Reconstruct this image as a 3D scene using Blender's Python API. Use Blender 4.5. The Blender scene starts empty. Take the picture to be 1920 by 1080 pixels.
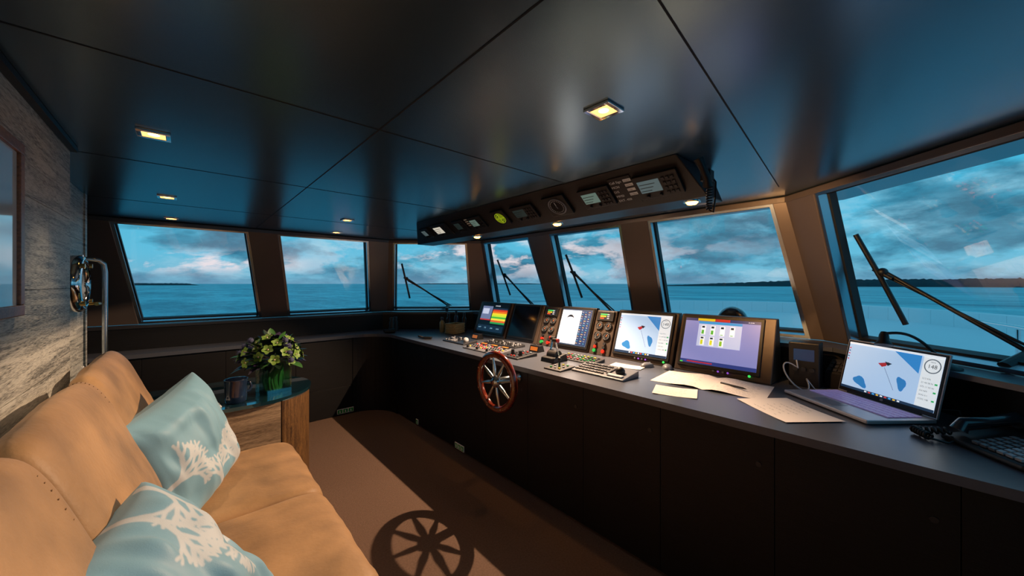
import bpy, math, random
import numpy as np
from mathutils import Vector, Matrix, noise
random.seed(7)
scene=bpy.context.scene
scene.view_settings.view_transform='Standard'
GAM=1.12
scene.view_settings.gamma=GAM
COL=scene.collection
def hx(h):
    h=h.lstrip('#'); o=[]
    for i in (0,2,4):
        c=int(h[i:i+2],16)/255
        o.append(c/12.92 if c<=.04045 else ((c+.055)/1.055)**2.4)
    return tuple(o)
def hg(h): return tuple(c**GAM for c in hx(h))
# ------------------------------------------------------------------ materials
_M={}
def pm(name,col,rough=.5,metal=0,var=.12,scale=18,bump=0,bscale=120,coat=0,spec=.5,emit=0,st=(1,1,1),trans=0,ior=1.45,bdist=.01,sheen=0,lo=0,hi=1):
    if name in _M: return _M[name]
    if isinstance(col,str): col=hx(col)
    m=bpy.data.materials.new(name); m.use_nodes=True; nt=m.node_tree; b=nt.nodes['Principled BSDF']
    tc=nt.nodes.new('ShaderNodeTexCoord'); mp=nt.nodes.new('ShaderNodeMapping'); mp.inputs['Scale'].default_value=st
    nt.links.new(tc.outputs['Object'],mp.inputs[0])
    n=nt.nodes.new('ShaderNodeTexNoise'); n.inputs['Scale'].default_value=scale; n.inputs['Detail'].default_value=5
    nt.links.new(mp.outputs[0],n.inputs['Vector'])
    mx=nt.nodes.new('ShaderNodeMix'); mx.data_type='RGBA'
    mx.inputs[6].default_value=tuple(min(1,c*(1-var)) for c in col)+(1,)
    mx.inputs[7].default_value=tuple(min(1,c*(1+var)) for c in col)+(1,)
    if lo or hi<1:
        mr=nt.nodes.new('ShaderNodeMapRange'); mr.inputs[1].default_value=lo; mr.inputs[2].default_value=hi
        nt.links.new(n.outputs['Fac'],mr.inputs[0]); nt.links.new(mr.outputs[0],mx.inputs[0])
    else: nt.links.new(n.outputs['Fac'],mx.inputs[0])
    nt.links.new(mx.outputs[2],b.inputs['Base Color'])
    b.inputs['Roughness'].default_value=rough; b.inputs['Metallic'].default_value=metal
    b.inputs['Coat Weight'].default_value=coat; b.inputs['Specular IOR Level'].default_value=spec
    b.inputs['Transmission Weight'].default_value=trans; b.inputs['IOR'].default_value=ior
    b.inputs['Sheen Weight'].default_value=sheen
    if emit:
        nt.links.new(mx.outputs[2],b.inputs['Emission Color']); b.inputs['Emission Strength'].default_value=emit
    if bump:
        n2=nt.nodes.new('ShaderNodeTexNoise'); n2.inputs['Scale'].default_value=bscale; n2.inputs['Detail'].default_value=4
        nt.links.new(mp.outputs[0],n2.inputs['Vector'])
        bp=nt.nodes.new('ShaderNodeBump'); bp.inputs['Strength'].default_value=bump; bp.inputs['Distance'].default_value=bdist
        nt.links.new(n2.outputs['Fac'],bp.inputs['Height']); nt.links.new(bp.outputs[0],b.inputs['Normal'])
    _M[name]=m; return m
def grain(name,c1,c2,st,rough=.5,scale=3,coat=0,lo=.35,hi=.65,dist=2.5,bump=.15,spec=.5):
    if name in _M: return _M[name]
    m=bpy.data.materials.new(name); m.use_nodes=True; nt=m.node_tree; b=nt.nodes['Principled BSDF']
    tc=nt.nodes.new('ShaderNodeTexCoord'); mp=nt.nodes.new('ShaderNodeMapping'); mp.inputs['Scale'].default_value=st
    nt.links.new(tc.outputs['Object'],mp.inputs[0])
    n=nt.nodes.new('ShaderNodeTexNoise'); n.inputs['Scale'].default_value=scale; n.inputs['Detail'].default_value=8; n.inputs['Roughness'].default_value=.65; n.inputs['Distortion'].default_value=dist
    nt.links.new(mp.outputs[0],n.inputs['Vector'])
    n3=nt.nodes.new('ShaderNodeTexNoise'); n3.inputs['Scale'].default_value=scale*14; n3.inputs['Detail'].default_value=4
    nt.links.new(mp.outputs[0],n3.inputs['Vector'])
    ad=nt.nodes.new('ShaderNodeMath'); ad.operation='MULTIPLY_ADD'; ad.inputs[1].default_value=.45
    nt.links.new(n3.outputs['Fac'],ad.inputs[0]); 
    ml=nt.nodes.new('ShaderNodeMath'); ml.operation='MULTIPLY'; ml.inputs[1].default_value=.55
    nt.links.new(n.outputs['Fac'],ml.inputs[0]); nt.links.new(ml.outputs[0],ad.inputs[2])
    r=nt.nodes.new('ShaderNodeValToRGB'); r.color_ramp.elements[0].position=lo; r.color_ramp.elements[1].position=hi
    r.color_ramp.elements[0].color=c1+(1,); r.color_ramp.elements[1].color=c2+(1,)
    nt.links.new(ad.outputs[0],r.inputs[0]); nt.links.new(r.outputs[0],b.inputs['Base Color'])
    b.inputs['Roughness'].default_value=rough; b.inputs['Coat Weight'].default_value=coat; b.inputs['Specular IOR Level'].default_value=spec
    bp=nt.nodes.new('ShaderNodeBump'); bp.inputs['Strength'].default_value=bump; bp.inputs['Distance'].default_value=.005
    nt.links.new(ad.outputs[0],bp.inputs['Height']); nt.links.new(bp.outputs[0],b.inputs['Normal'])
    _M[name]=m; return m
def glassmat(name,fac=.08,tint=(.93,.98,1)):
    if name in _M: return _M[name]
    m=bpy.data.materials.new(name); m.use_nodes=True; nt=m.node_tree; nt.nodes.clear()
    o=nt.nodes.new('ShaderNodeOutputMaterial'); t=nt.nodes.new('ShaderNodeBsdfTransparent'); g=nt.nodes.new('ShaderNodeBsdfGlossy'); x=nt.nodes.new('ShaderNodeMixShader')
    n=nt.nodes.new('ShaderNodeTexNoise'); n.inputs['Scale'].default_value=2
    mr=nt.nodes.new('ShaderNodeMapRange'); mr.inputs[3].default_value=fac*.8; mr.inputs[4].default_value=fac*1.2
    nt.links.new(n.outputs['Fac'],mr.inputs[0]); nt.links.new(mr.outputs[0],x.inputs[0])
    t.inputs[0].default_value=tint+(1,); g.inputs[0].default_value=(1,1,1,1); g.inputs['Roughness'].default_value=.02
    nt.links.new(t.outputs[0],x.inputs[1]); nt.links.new(g.outputs[0],x.inputs[2]); nt.links.new(x.outputs[0],o.inputs[0])
    _M[name]=m; return m
def em(hexc,s=1.0):
    return pm('screen_'+hexc.strip('#')+'_%d'%int(s*10),tuple(c*.9 for c in hg(hexc)),rough=.3,var=.04,scale=4,emit=s)
BLACK=pm('black_plastic','#0e0e10',.45,bump=.05)
DARK=pm('charcoal_plastic','#1d1e22',.45,bump=.05)
GREY=pm('grey_plastic','#62656c',.4)
LGREY=pm('pale_grey_plastic','#a9aeb6',.4)
STEEL=pm('brushed_steel','#b4c0ca',.22,metal=1,st=(1,1,20))
CHROME=pm('polished_chrome','#e8eaee',.08,metal=1,var=.02)
BRONZE=pm('bronze_lacquer','#6a5f5a',.34,metal=.5,var=.06,scale=6,spec=.5)
GASKET=pm('black_gasket','#101418',.5)
HOUSE=pm('brown_metal_housing','#4c4038',.38,metal=.35,bump=.08,bscale=300)
BLKWOOD=grain('black_stained_oak',hx('#020305'),hx('#0a0c11'),(1,1,14),rough=.5,scale=4,dist=.4,bump=.25,spec=.3)
TOPM=pm('worktop_laminate','#454a55',.3,var=.12,scale=60,bump=.12,bscale=400,bdist=.002,spec=.6)
LEDGE=pm('dark_ledge_laminate','#222226',.4,var=.1,scale=60,bump=.1,bscale=300,bdist=.002)
CEIL=pm('ceiling_lacquer','#5b7482',.26,metal=.8,var=.05,scale=3,bump=.03,bscale=14,bdist=.004)
SEAM=pm('seam_dark','#020203',.8)  # near-black strips and backing at the panel joints
CARPET=pm('carpet_pile','#6b5548',.95,var=.35,scale=90,bump=.7,bscale=300,spec=.1)
LEATHER=pm('tan_suede_leather','#a27c52',.55,var=.36,scale=4,bump=.18,bscale=60,spec=.4,sheen=.1,lo=.32,hi=.68)
OAK=grain('limed_grey_oak',hx('#484a46'),hx('#b9b9ae'),(1,.6,10),rough=.5,scale=3.4,lo=.40,hi=.57,dist=1.4,bump=.3)
OAK2=grain('light_brown_oak',hx('#4a3829'),hx('#b09474'),(.7,1,12),rough=.5,scale=3,lo=.4,hi=.6,dist=.8)
OAK3=grain('ridged_dark_oak',hx('#2a1a10'),hx('#80592f'),(5,5,.9),rough=.5,scale=5,lo=.36,hi=.68,dist=1.6)
TEAK=grain('varnished_mahogany',hx('#3b0f08'),hx('#7a2814'),(3,3,3),rough=.15,scale=3,coat=.8)
PAPER=pm('writing_paper','#f2e9e0',.8,var=.03)
INK=pm('pen_ink','#39404c',.8)
WHITE=pm('white_gelcoat','#f4f8fa',.35,var=.03,scale=2)
GLASS=glassmat('window_glass',.06,(.96,.99,1))
RED=pm('red_button','#d02418',.35); GREEN=pm('green_button','#1d9a48',.35); YEL=pm('yellow_button','#e2c62c',.4)
WT=pm('white_print','#e8ecee',.6,var=.02)
AMBER=pm('amber_lamp_lens','#ffa038',.4,emit=26,var=.02)
AMBERLO=pm('amber_glow_lens','#ffb860',.4,emit=2.5,var=.02)
# ------------------------------------------------------------------ mesh builder
_TC={}
def text_geo(s,size,align='LEFT'):
    k=(s,size,align)
    if k in _TC: return _TC[k]
    c=bpy.data.curves.new('tmp','FONT'); c.body=s; c.size=size; c.align_x=align; c.resolution_u=2
    o=bpy.data.objects.new('tmp',c); COL.objects.link(o)
    dg=bpy.context.evaluated_depsgraph_get(); me=bpy.data.meshes.new_from_object(o.evaluated_get(dg))
    v=[tuple(x.co) for x in me.vertices]; f=[tuple(p.vertices) for p in me.polygons]
    bpy.data.objects.remove(o); bpy.data.curves.remove(c); bpy.data.meshes.remove(me)
    _TC[k]=(v,f); return _TC[k]
class MB:
    def __init__(s): s.v=[];s.f=[];s.mi=[];s.mats=[];s.sm=[]
    def mat(s,m):
        if m not in s.mats: s.mats.append(m)
        return s.mats.index(m)
    def add(s,v,f,m,M=None,sm=False):
        o=len(s.v); i=s.mat(m)
        for p in v:
            p=Vector(p)
            if M is not None: p=M@p
            s.v.append(tuple(p))
        for q in f: s.f.append(tuple(o+a for a in q)); s.mi.append(i); s.sm.append(sm)
        return s
    def box(s,c,d,m,M=None):
        x,y,z=c; a,b,e=d[0]/2,d[1]/2,d[2]/2
        v=[(x+i*a,y+j*b,z+k*e) for k in(-1,1) for j in(-1,1) for i in(-1,1)]
        return s.add(v,[(0,2,3,1),(4,5,7,6),(0,1,5,4),(2,6,7,3),(0,4,6,2),(1,3,7,5)],m,M)
    def hexa(s,lo,hi,m,M=None):
        return s.add(list(lo)+list(hi),[(3,2,1,0),(4,5,6,7),(0,1,5,4),(1,2,6,5),(2,3,7,6),(3,0,4,7)],m,M)
    def prism(s,poly,z0,z1,m,M=None,mside=None):
        n=len(poly); v=[(p[0],p[1],z0) for p in poly]+[(p[0],p[1],z1) for p in poly]
        s.add(v,[tuple(range(n))[::-1],tuple(range(n,2*n))],m,M)
        return s.add(v,[(i,(i+1)%n,n+(i+1)%n,n+i) for i in range(n)],mside or m,M)
    def extx(s,prof,x0,x1,m,M=None):
        n=len(prof); v=[(x0,p[0],p[1]) for p in prof]+[(x1,p[0],p[1]) for p in prof]
        return s.add(v,[tuple(range(n))[::-1],tuple(range(n,2*n))]+[(i,(i+1)%n,n+(i+1)%n,n+i) for i in range(n)],m,M)
    def lathe(s,prof,m,M=None,n=24,sm=True,cap=True):
        v=[];f=[]
        for r,z in prof:
            for k in range(n):
                a=2*math.pi*k/n; v.append((r*math.cos(a),r*math.sin(a),z))
        for i in range(len(prof)-1):
            for k in range(n):
                f.append((i*n+k,i*n+(k+1)%n,(i+1)*n+(k+1)%n,(i+1)*n+k))
        s.add(v,f,m,M,sm)
        if prof[0]==prof[-1]: cap=False
        if cap and prof[0][0]>.002: s.add(v[:n],[tuple(range(n))[::-1]],m,M)
        if cap and prof[-1][0]>.002: s.add(v[-n:],[tuple(range(n))],m,M)
        return s
    def cyl(s,c,r,h,m,M=None,n=20,r2=None,ax='z'):
        R={'z':Matrix.Identity(4),'y':Matrix.Rotation(math.radians(-90),4,'X'),'x':Matrix.Rotation(math.radians(90),4,'Y')}[ax]
        T=Matrix.Translation(c)@R
        if M is not None: T=M@T
        return s.lathe([(r,-h/2),(r2 if r2 is not None else r,h/2)],m,T,n)
    def ball(s,c,r,m,M=None,n=16,sc=(1,1,1)):
        T=Matrix.Translation(c)@Matrix.Diagonal((*sc,1))
        if M is not None: T=M@T
        return s.lathe([(r*math.cos(t),r*math.sin(t)) for t in [math.pi*(-.5+i/10) for i in range(11)]],m,T,n)
    def tube(s,pts,r,m,M=None,n=8,closed=False):
        P=[Vector(p) for p in pts]; N=len(P); v=[];f=[]
        t0=(P[1]-P[0]).normalized(); u=t0.orthogonal().normalized()
        for i in range(N):
            if closed: t=(P[(i+1)%N]-P[i-1]).normalized()
            else: t=(P[min(i+1,N-1)]-P[max(i-1,0)]).normalized()
            u=(u-t*u.dot(t)).normalized(); w=t.cross(u)
            rr=r[i] if isinstance(r,(list,tuple)) else r
            for k in range(n):
                a=2*math.pi*k/n; v.append(P[i]+(u*math.cos(a)+w*math.sin(a))*rr)
        for i in range(N if closed else N-1):
            j=(i+1)%N
            for k in range(n): f.append((i*n+k,i*n+(k+1)%n,j*n+(k+1)%n,j*n+k))
        s.add(v,f,m,M,True)
        if not closed: s.add(v,[tuple(range(n))[::-1],tuple(range((N-1)*n,N*n))],m,M)
        return s
    def rect(s,x0,y0,x1,y1,m,M,z=0):
        return s.add([(x0,y0,z),(x1,y0,z),(x1,y1,z),(x0,y1,z)],[(0,1,2,3)],m,M)
    def text(s,t,x,y,size,m,M,z=.0012,align='LEFT'):
        v,f=text_geo(t,size,align)
        return s.add([(a+x,b+y,c+z) for a,b,c in v],f,m,M)
    def obj(s,name,parent=None,loc=(0,0,0),rz=0,bevel=0,sub=0,label=None,cat=None,kind=None,group=None,seg=2):
        me=bpy.data.meshes.new(name); me.from_pydata(s.v,[],s.f)
        for m in s.mats: me.materials.append(m)
        me.polygons.foreach_set('material_index',s.mi); me.polygons.foreach_set('use_smooth',s.sm); me.update()
        o=bpy.data.objects.new(name,me); COL.objects.link(o)
        o.location=loc; o.rotation_euler=(0,0,rz)
        if parent: o.parent=parent
        if bevel:
            b=o.modifiers.new('Bevel','BEVEL'); b.width=bevel; b.segments=seg; b.limit_method='ANGLE'; b.angle_limit=math.radians(40)
        tag(o,label,cat,kind,group); return o
def tag(o,label=None,cat=None,kind=None,group=None):
    if label: o['label']=label
    if cat: o['category']=cat
    if kind: o['kind']=kind
    if group: o['group']=group
def thing(name,label,cat,loc=(0,0,0),rz=0,group=None,kind=None):
    o=bpy.data.objects.new(name,None); COL.objects.link(o); o.empty_display_size=.05
    o.location=loc; o.rotation_euler=(0,0,rz); tag(o,label,cat,kind,group); return o
def FM(a,y0=0,z0=0,x0=0):   # tilted face frame, leaning back by a
    c,s=math.cos(a),math.sin(a)
    return Matrix(((1,0,0,x0),(0,s,-c,y0),(0,c,s,z0),(0,0,0,1)))
AFT=-math.pi/2
def light(name,typ,loc,energy,col,parent=None,size=.05,cone=None,blend=.5,rot=None,aim=None):
    l=bpy.data.lights.new(name,typ); l.energy=energy; l.color=col
    if typ in('POINT','SPOT'): l.shadow_soft_size=size
    if typ=='SPOT': l.spot_size=math.radians(cone); l.spot_blend=blend
    o=bpy.data.objects.new(name,l); COL.objects.link(o); o.location=loc
    if rot: o.rotation_euler=rot
    if aim: o.rotation_euler=Vector(aim).to_track_quat('-Z','Y').to_euler()
    if parent: o.parent=parent
    return o
# ------------------------------------------------------------------ room shell
Z0,Z1,ZC=1.205,2.166,2.2
PB=[(-1.6,5.1),(2.16,5.1),(3.34,4.15),(3.34,.43),(2.317,-.71),(-.377,-.71)]
PT=[(-1.6,4.82),(2.06,4.82),(3.06,4.05),(3.06,.595),(2.14,-.43),(-.377,-.43)]
mb=MB(); mb.prism([(-1.7,5.25),(3.5,5.25),(3.5,-.85),(-1.7,-.85)][::-1],-.06,0,CARPET)
mb.obj('floor',kind='structure',label='brown low-pile carpet floor of the wheelhouse',cat='floor')
mb=MB(); mb.prism([(-1.7,5.25),(2.2,5.25),(3.5,4.25),(3.5,.35),(2.4,-.85),(-1.7,-.85)][::-1],ZC,ZC+.06,CEIL)
def seam(a,b,w=.0025):
    a=Vector(a);b=Vector(b);d=(b-a).normalized();n=Vector((-d.y,d.x))*w
    mb.prism([tuple(a-n),tuple(b-n),tuple(b+n),tuple(a+n)],ZC-.0012,ZC+.001,SEAM)
seam((.56,-.7),(.56,4.82)); 
for y in (1.4,2.54,3.77): seam((-.5 if y>2.4 else -.375,y),(3.06,y))
seam((.56,.345),(2.73,.57)); seam((-.375,.2),(.56,.2))
mb.obj('ceiling',kind='structure',label='dark satin lacquered ceiling with panel seams',cat='ceiling')
def lowwall(name,a,b,z0=0,z1=Z0-.02,th=.1,m=BLKWOOD):
    a=Vector(a);b=Vector(b);d=(b-a).normalized();n=Vector((-d.y,d.x))*th
    m_=MB(); m_.prism([tuple(a),tuple(a+n),tuple(b+n),tuple(b)],z0,z1,m); 
    return m_.obj(name,kind='structure',label='dark lower wall beneath the windows',cat='wall')
lowwall('wall_left',PB[0],PB[1]); lowwall('wall_front_left',PB[1],PB[2]); lowwall('wall_front',PB[2],PB[3]); lowwall('wall_front_right',PB[3],PB[4]); lowwall('wall_right',PB[4],PB[5])
def P3(p,z): return Vector((p[0],p[1],z))
tcount=[0]; wcount=[0]
def trimobj(m_,label,bevel=.004):
    tcount[0]+=1; return m_.obj('trim_%d'%tcount[0],kind='structure',label=label,cat='trim',bevel=bevel)
def ring(mb,q,w,n,o0,o1,m):
    L=((q[1]-q[0]).length+(q[2]-q[3]).length)/2; H=((q[3]-q[0]).length+(q[2]-q[1]).length)/2
    def B(u,v): return q[0]*(1-u)*(1-v)+q[1]*u*(1-v)+q[2]*u*v+q[3]*(1-u)*v
    du,dv=w/L,w/H
    I=[B(du,dv),B(1-du,dv),B(1-du,1-dv),B(du,1-dv)]
    for i in range(4):
        j=(i+1)%4
        lo=[q[i]+n*o0,q[j]+n*o0,I[j]+n*o0,I[i]+n*o0]; hi=[p+n*(o1-o0) for p in lo]
        mb.hexa(lo,hi,m)
    return I
def window(bl,br,tr,tl,n):
    q=[P3(bl,Z0),P3(br,Z0),P3(tr,Z1),P3(tl,Z1)]
    m_=MB(); ring(m_,q,.024,n,-.006,.055,STEEL); I=ring(m_,q,.034,n,.055,.10,GASKET)
    g=[p+n*.08 for p in I]; m_.add(g,[(0,1,2,3)],GLASS)
    wcount[0]+=1
    return m_.obj('window_%d'%wcount[0],kind='structure',label='raked wheelhouse window with steel and black frame',cat='window')
def mull(bl,br,tr,tl,n,m=BRONZE,lab='bronze window mullion'):
    m_=MB(); lo=[P3(bl,Z0),P3(br,Z0),P3(tr,Z1),P3(tl,Z1)]
    lo=[p-n*.012 for p in lo]; m_.hexa(lo,[p+n*.11 for p in lo],m); return trimobj(m_,lab)
def side(A,B,At,Bt,wins,mat=BRONZE):
    A,B,At,Bt=map(Vector,(A,B,At,Bt))
    bm=(A+B)/2
    d=Vector((B.x-A.x,B.y-A.y,0)).normalized(); up=Vector((At.x-A.x,At.y-A.y,Z1-Z0))
    n=d.cross(up).normalized()
    if n.dot(Vector((bm.x-1.5,bm.y-2.2,0)))<0: n=-n
    b=lambda s:tuple(A+(B-A)*s); t=lambda s:tuple(At+(Bt-At)*s)
    ps,pt=0,0
    for s0,s1,t0,t1 in wins:
        if s0-ps>.001: mull(b(ps),b(s0),t(t0),t(pt),n)
        window(b(s0),b(s1),t(t1),t(t0),n); ps,pt=s1,t1
    if ps<1: mull(b(ps),b(1),t(1),t(pt),n)
    m_=MB(); lo=[P3(At,Z1-.006)-n*.02,P3(Bt,Z1-.006)-n*.02,P3(Bt,ZC)-n*.02,P3(At,ZC)-n*.02]; m_.hexa(lo,[p+n*.15 for p in lo],BRONZE); trimobj(m_,'bronze header above the windows')
    return n,d
fx=lambda x,a,b:(x-a)/(b-a)
nS,_=side(PB[0],PB[1],PT[0],PT[1],[(fx(-.345,-1.6,2.16),fx(.655,-1.6,2.16),fx(-.511,-1.6,2.06),fx(.499,-1.6,2.06)),
                              (fx(.923,-1.6,2.16),fx(1.923,-1.6,2.16),fx(.77,-1.6,2.06),fx(1.785,-1.6,2.06))])
nA,dA=side(PB[1],PB[2],PT[1],PT[2],[(.05,.80,.05,.84)])
g=lambda y,a,b:(y-a)/(b-a)
nF,dF=side(PB[2],PB[3],PT[2],PT[3],[(g(4.10,4.15,.43),g(2.99,4.15,.43),g(4.0,4.05,.595),g(3.12,4.05,.595)),
                              (g(2.76,4.15,.43),g(1.87,4.15,.43),g(2.78,4.05,.595),g(1.87,4.05,.595)),
                              (g(1.58,4.15,.43),g(.51,4.15,.43),g(1.60,4.05,.595),g(.675,4.05,.595))])
nB,dB=side(PB[3],PB[4],PT[3],PT[4],[(.12,.96,.17,.96)])
nR,_=side(PB[4],PB[5],PT[4],PT[5],[(.06,.48,.09,.50),(.54,.97,.56,.97)])
INN=[(-1.6,4.95),(2.03,4.95),(3.0,4.167),(3.0,.349),(2.059,-.70)]
OUT=PB[:5]
m_=MB()
for i in range(4): m_.prism([INN[i],INN[i+1],OUT[i+1],OUT[i]],Z0-.03,Z0-.004,LEDGE if i<2 else TOPM)
trimobj(m_,'dark window ledge above the worktop')
RIS=[(-1.6,4.97),(2.04,4.97),(3.03,4.18),(3.03,.214),(2.22,-.69)]
m_=MB()
for i in range(4):
    a=Vector(RIS[i]);b=Vector(RIS[i+1]);d=(b-a).normalized();n=Vector((-d.y,d.x))*.03
    m_.prism([tuple(a),tuple(b),tuple(b+n),tuple(a+n)],.971,Z0-.031,BLKWOOD)
trimobj(m_,'black riser between worktop and ledge',0)
def plank(x,y0,y1,name,lab,z0=0,z1=ZC):
    m_=MB(); m_.box((x-.06,(y0+y1)/2,(z0+z1)/2),(.1,y1-y0,z1-z0),SEAM)
    hts=[.34,.3,.33,.29,.32,.3,.32]; z=z0; k=0
    while z<z1-.01:
        h=min(hts[k%7],z1-z); ys=[y0]; yy=y0+(.55 if k%2 else .95)
        while yy<y1-.2: ys.append(yy); yy+=1.15
        ys.append(y1)
        for a,b in zip(ys[:-1],ys[1:]):
            m_.box((x-.006,(a+b)/2,z+h/2),(.012,b-a-.002,h-.002),OAK)
        z+=h; k+=1
    return m_.obj(name,kind='structure',label=lab,cat='wall')
plank(-.377,-.71,2.47,'wall_back','grey limed oak planked wall behind the sofa')
plank(-.507,2.47,3.76,'wall_back_alcove','grey limed oak panel wall carrying the porthole clock')
m_=MB(); m_.box((-1.05,3.73,1.1),(1.1,.06,2.2),OAK); m_.obj('wall_partition',kind='structure',label='oak return wall',cat='wall')
m_=MB(); m_.box((-1.65,4.45,1.1),(.1,1.4,2.2),BRONZE); m_.obj('wall_back_passage',kind='structure',label='bronze wall at the passage',cat='wall')
m_=MB(); m_.box((-.37,1.0,ZC-.012),(.03,2.95,.02),BLACK); trimobj(m_,'black shadow-gap trim under the ceiling',0)
# ------------------------------------------------------------------ helm console
XE=1.89
arc=[(1.54+.35*math.cos(a),4.28+.35*math.sin(a)) for a in [math.pi/2*i/10 for i in range(11)]]
top=[(XE,-.69)]+arc+[(-1.58,4.63),(-1.58,4.965),(2.035,4.965),(3.025,4.178),(3.025,.212),(2.215,-.69)]
m_=MB(); m_.prism(top,.935,.97,TOPM)
m_.obj('worktop',loc=(0,0,0),label='long dark worktop running under the wheelhouse windows',cat='worktop',bevel=.004)
def cab(y0,y1,knob=True):
    t=thing('console_cabinet','black stained oak console cabinet under the worktop','cabinet',((1.93),(y0+y1)/2,0),AFT,'helm console cabinets')
    w=y1-y0; dp=.22 if y1<0 else (.72 if y1<.5 else .84)
    b=MB(); b.box((0,.03+dp/2,.475),(w-.002,dp,.915),BLKWOOD); b.box((0,.08,.01),(w-.002,.04,.02),BLACK); b.obj('cabinet_body',t)
    d=MB(); d.box((0,.018,.475),(w-.003,.022,.905),BLKWOOD); do=d.obj('door',t,bevel=.001)
    if knob:
        k=MB(); k.cyl((w/2-.06,.0055,.78),.011,.006,DARK,ax='y'); k.obj('lock',do)
ys=[-.69,-.1,.42,.94,1.46,1.98,2.5,3.02,3.54,4.0,4.28]
for a,b in zip(ys[:-1],ys[1:]): cab(a,b,b-a>.45)
t=thing('corner_cabinet','black stained oak cabinet with curved corner front','cabinet',(0,0,0))
arc2=[(1.54+.39*math.cos(a),4.28+.39*math.sin(a)) for a in [math.pi/2*i/12 for i in range(13)]]
m_=MB(); m_.prism(arc2+[(1.54,4.93),(2.0,4.93),(2.8,4.285)],.0,.934,BLKWOOD); m_.obj('cabinet_body',t)
xs=[-1.58,-.9,-.3,.3,.92,1.535]
for a,b in zip(xs[:-1],xs[1:]):
    t=thing('side_cabinet','black stained oak cabinet under the side windows','cabinet',((a+b)/2,4.67,0),0,'side cabinets')
    q=MB(); q.box((0,.14,.467),(b-a-.002,.24,.933),BLKWOOD); q.obj('cabinet_body',t)
    q=MB(); q.box((0,.01,.64),(b-a-.003,.02,.582),BLKWOOD); q.obj('drawer',t,bevel=.001)
    q=MB(); q.box((0,.01,.175),(b-a-.003,.02,.342),BLKWOOD); q.obj('door',t,bevel=.001)
def outlet(loc,rz,w=.15,nn=3):
    t=thing('socket_plate','small floor-level socket plate with green emergency symbols','socket',loc,rz,'socket plates')
    q=MB(); q.box((0,-.004,0),(w,.008,.055),WT); q.obj('plate',t,bevel=.002)
    M=FM(0,-.0085,0)
    for i in range(nn):
        q=MB(); x=-w/2+(i+.5)*w/nn; q.rect(x-w/nn*.42,-.022,x+w/nn*.42,.022,GREEN,M)
        q.add([(x-.008,-.014,.0008),(x+.008,-.014,.0008),(x+.002,.014,.0008),(x-.006,.01,.0008)],[(0,1,2,3)],WT,M)
        q.obj('symbol',t)
outlet((1.936,2.9,.05),AFT); outlet((1.936,3.75,.05),AFT,.05,1); outlet((1.45,4.669,.05),0,.19,3)
# ------------------------------------------------------------------ monitors
HP=[(0,0),(.15,.40),(.20,.40),(.27,0)]; A=math.atan(.15/.40)
def housing(y0,y1,name,label,cat,h=.40):
    t=thing(name,label,cat,(2.70,(y0+y1)/2,.97),AFT); w=y1-y0; k=h/.40
    q=MB(); q.extx([(a*k if i<2 else a,b*k) for i,(a,b) in enumerate(HP)],-w/2+.003,w/2-.003,HOUSE); q.obj('housing',t,bevel=.006)
    return t,w
def screen(t,w,x0,x1,h0,h1,col='#0c0f14',e=0):
    q=MB(); M=FM(A); 
    q.box(((x0+x1)/2,(h0+h1)/2,.006),(x1-x0+.04,h1-h0+.045,.016),BLACK,M); q.obj('bezel',t,bevel=.004)
    q=MB(); q.rect(x0,h0,x1,h1,em(col,e) if e else pm('dark_screen','#0a0d12',.08,var=.02),M,.0148); q.obj('screen',t)
    return M@Matrix.Translation((0,0,.0156))
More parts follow.
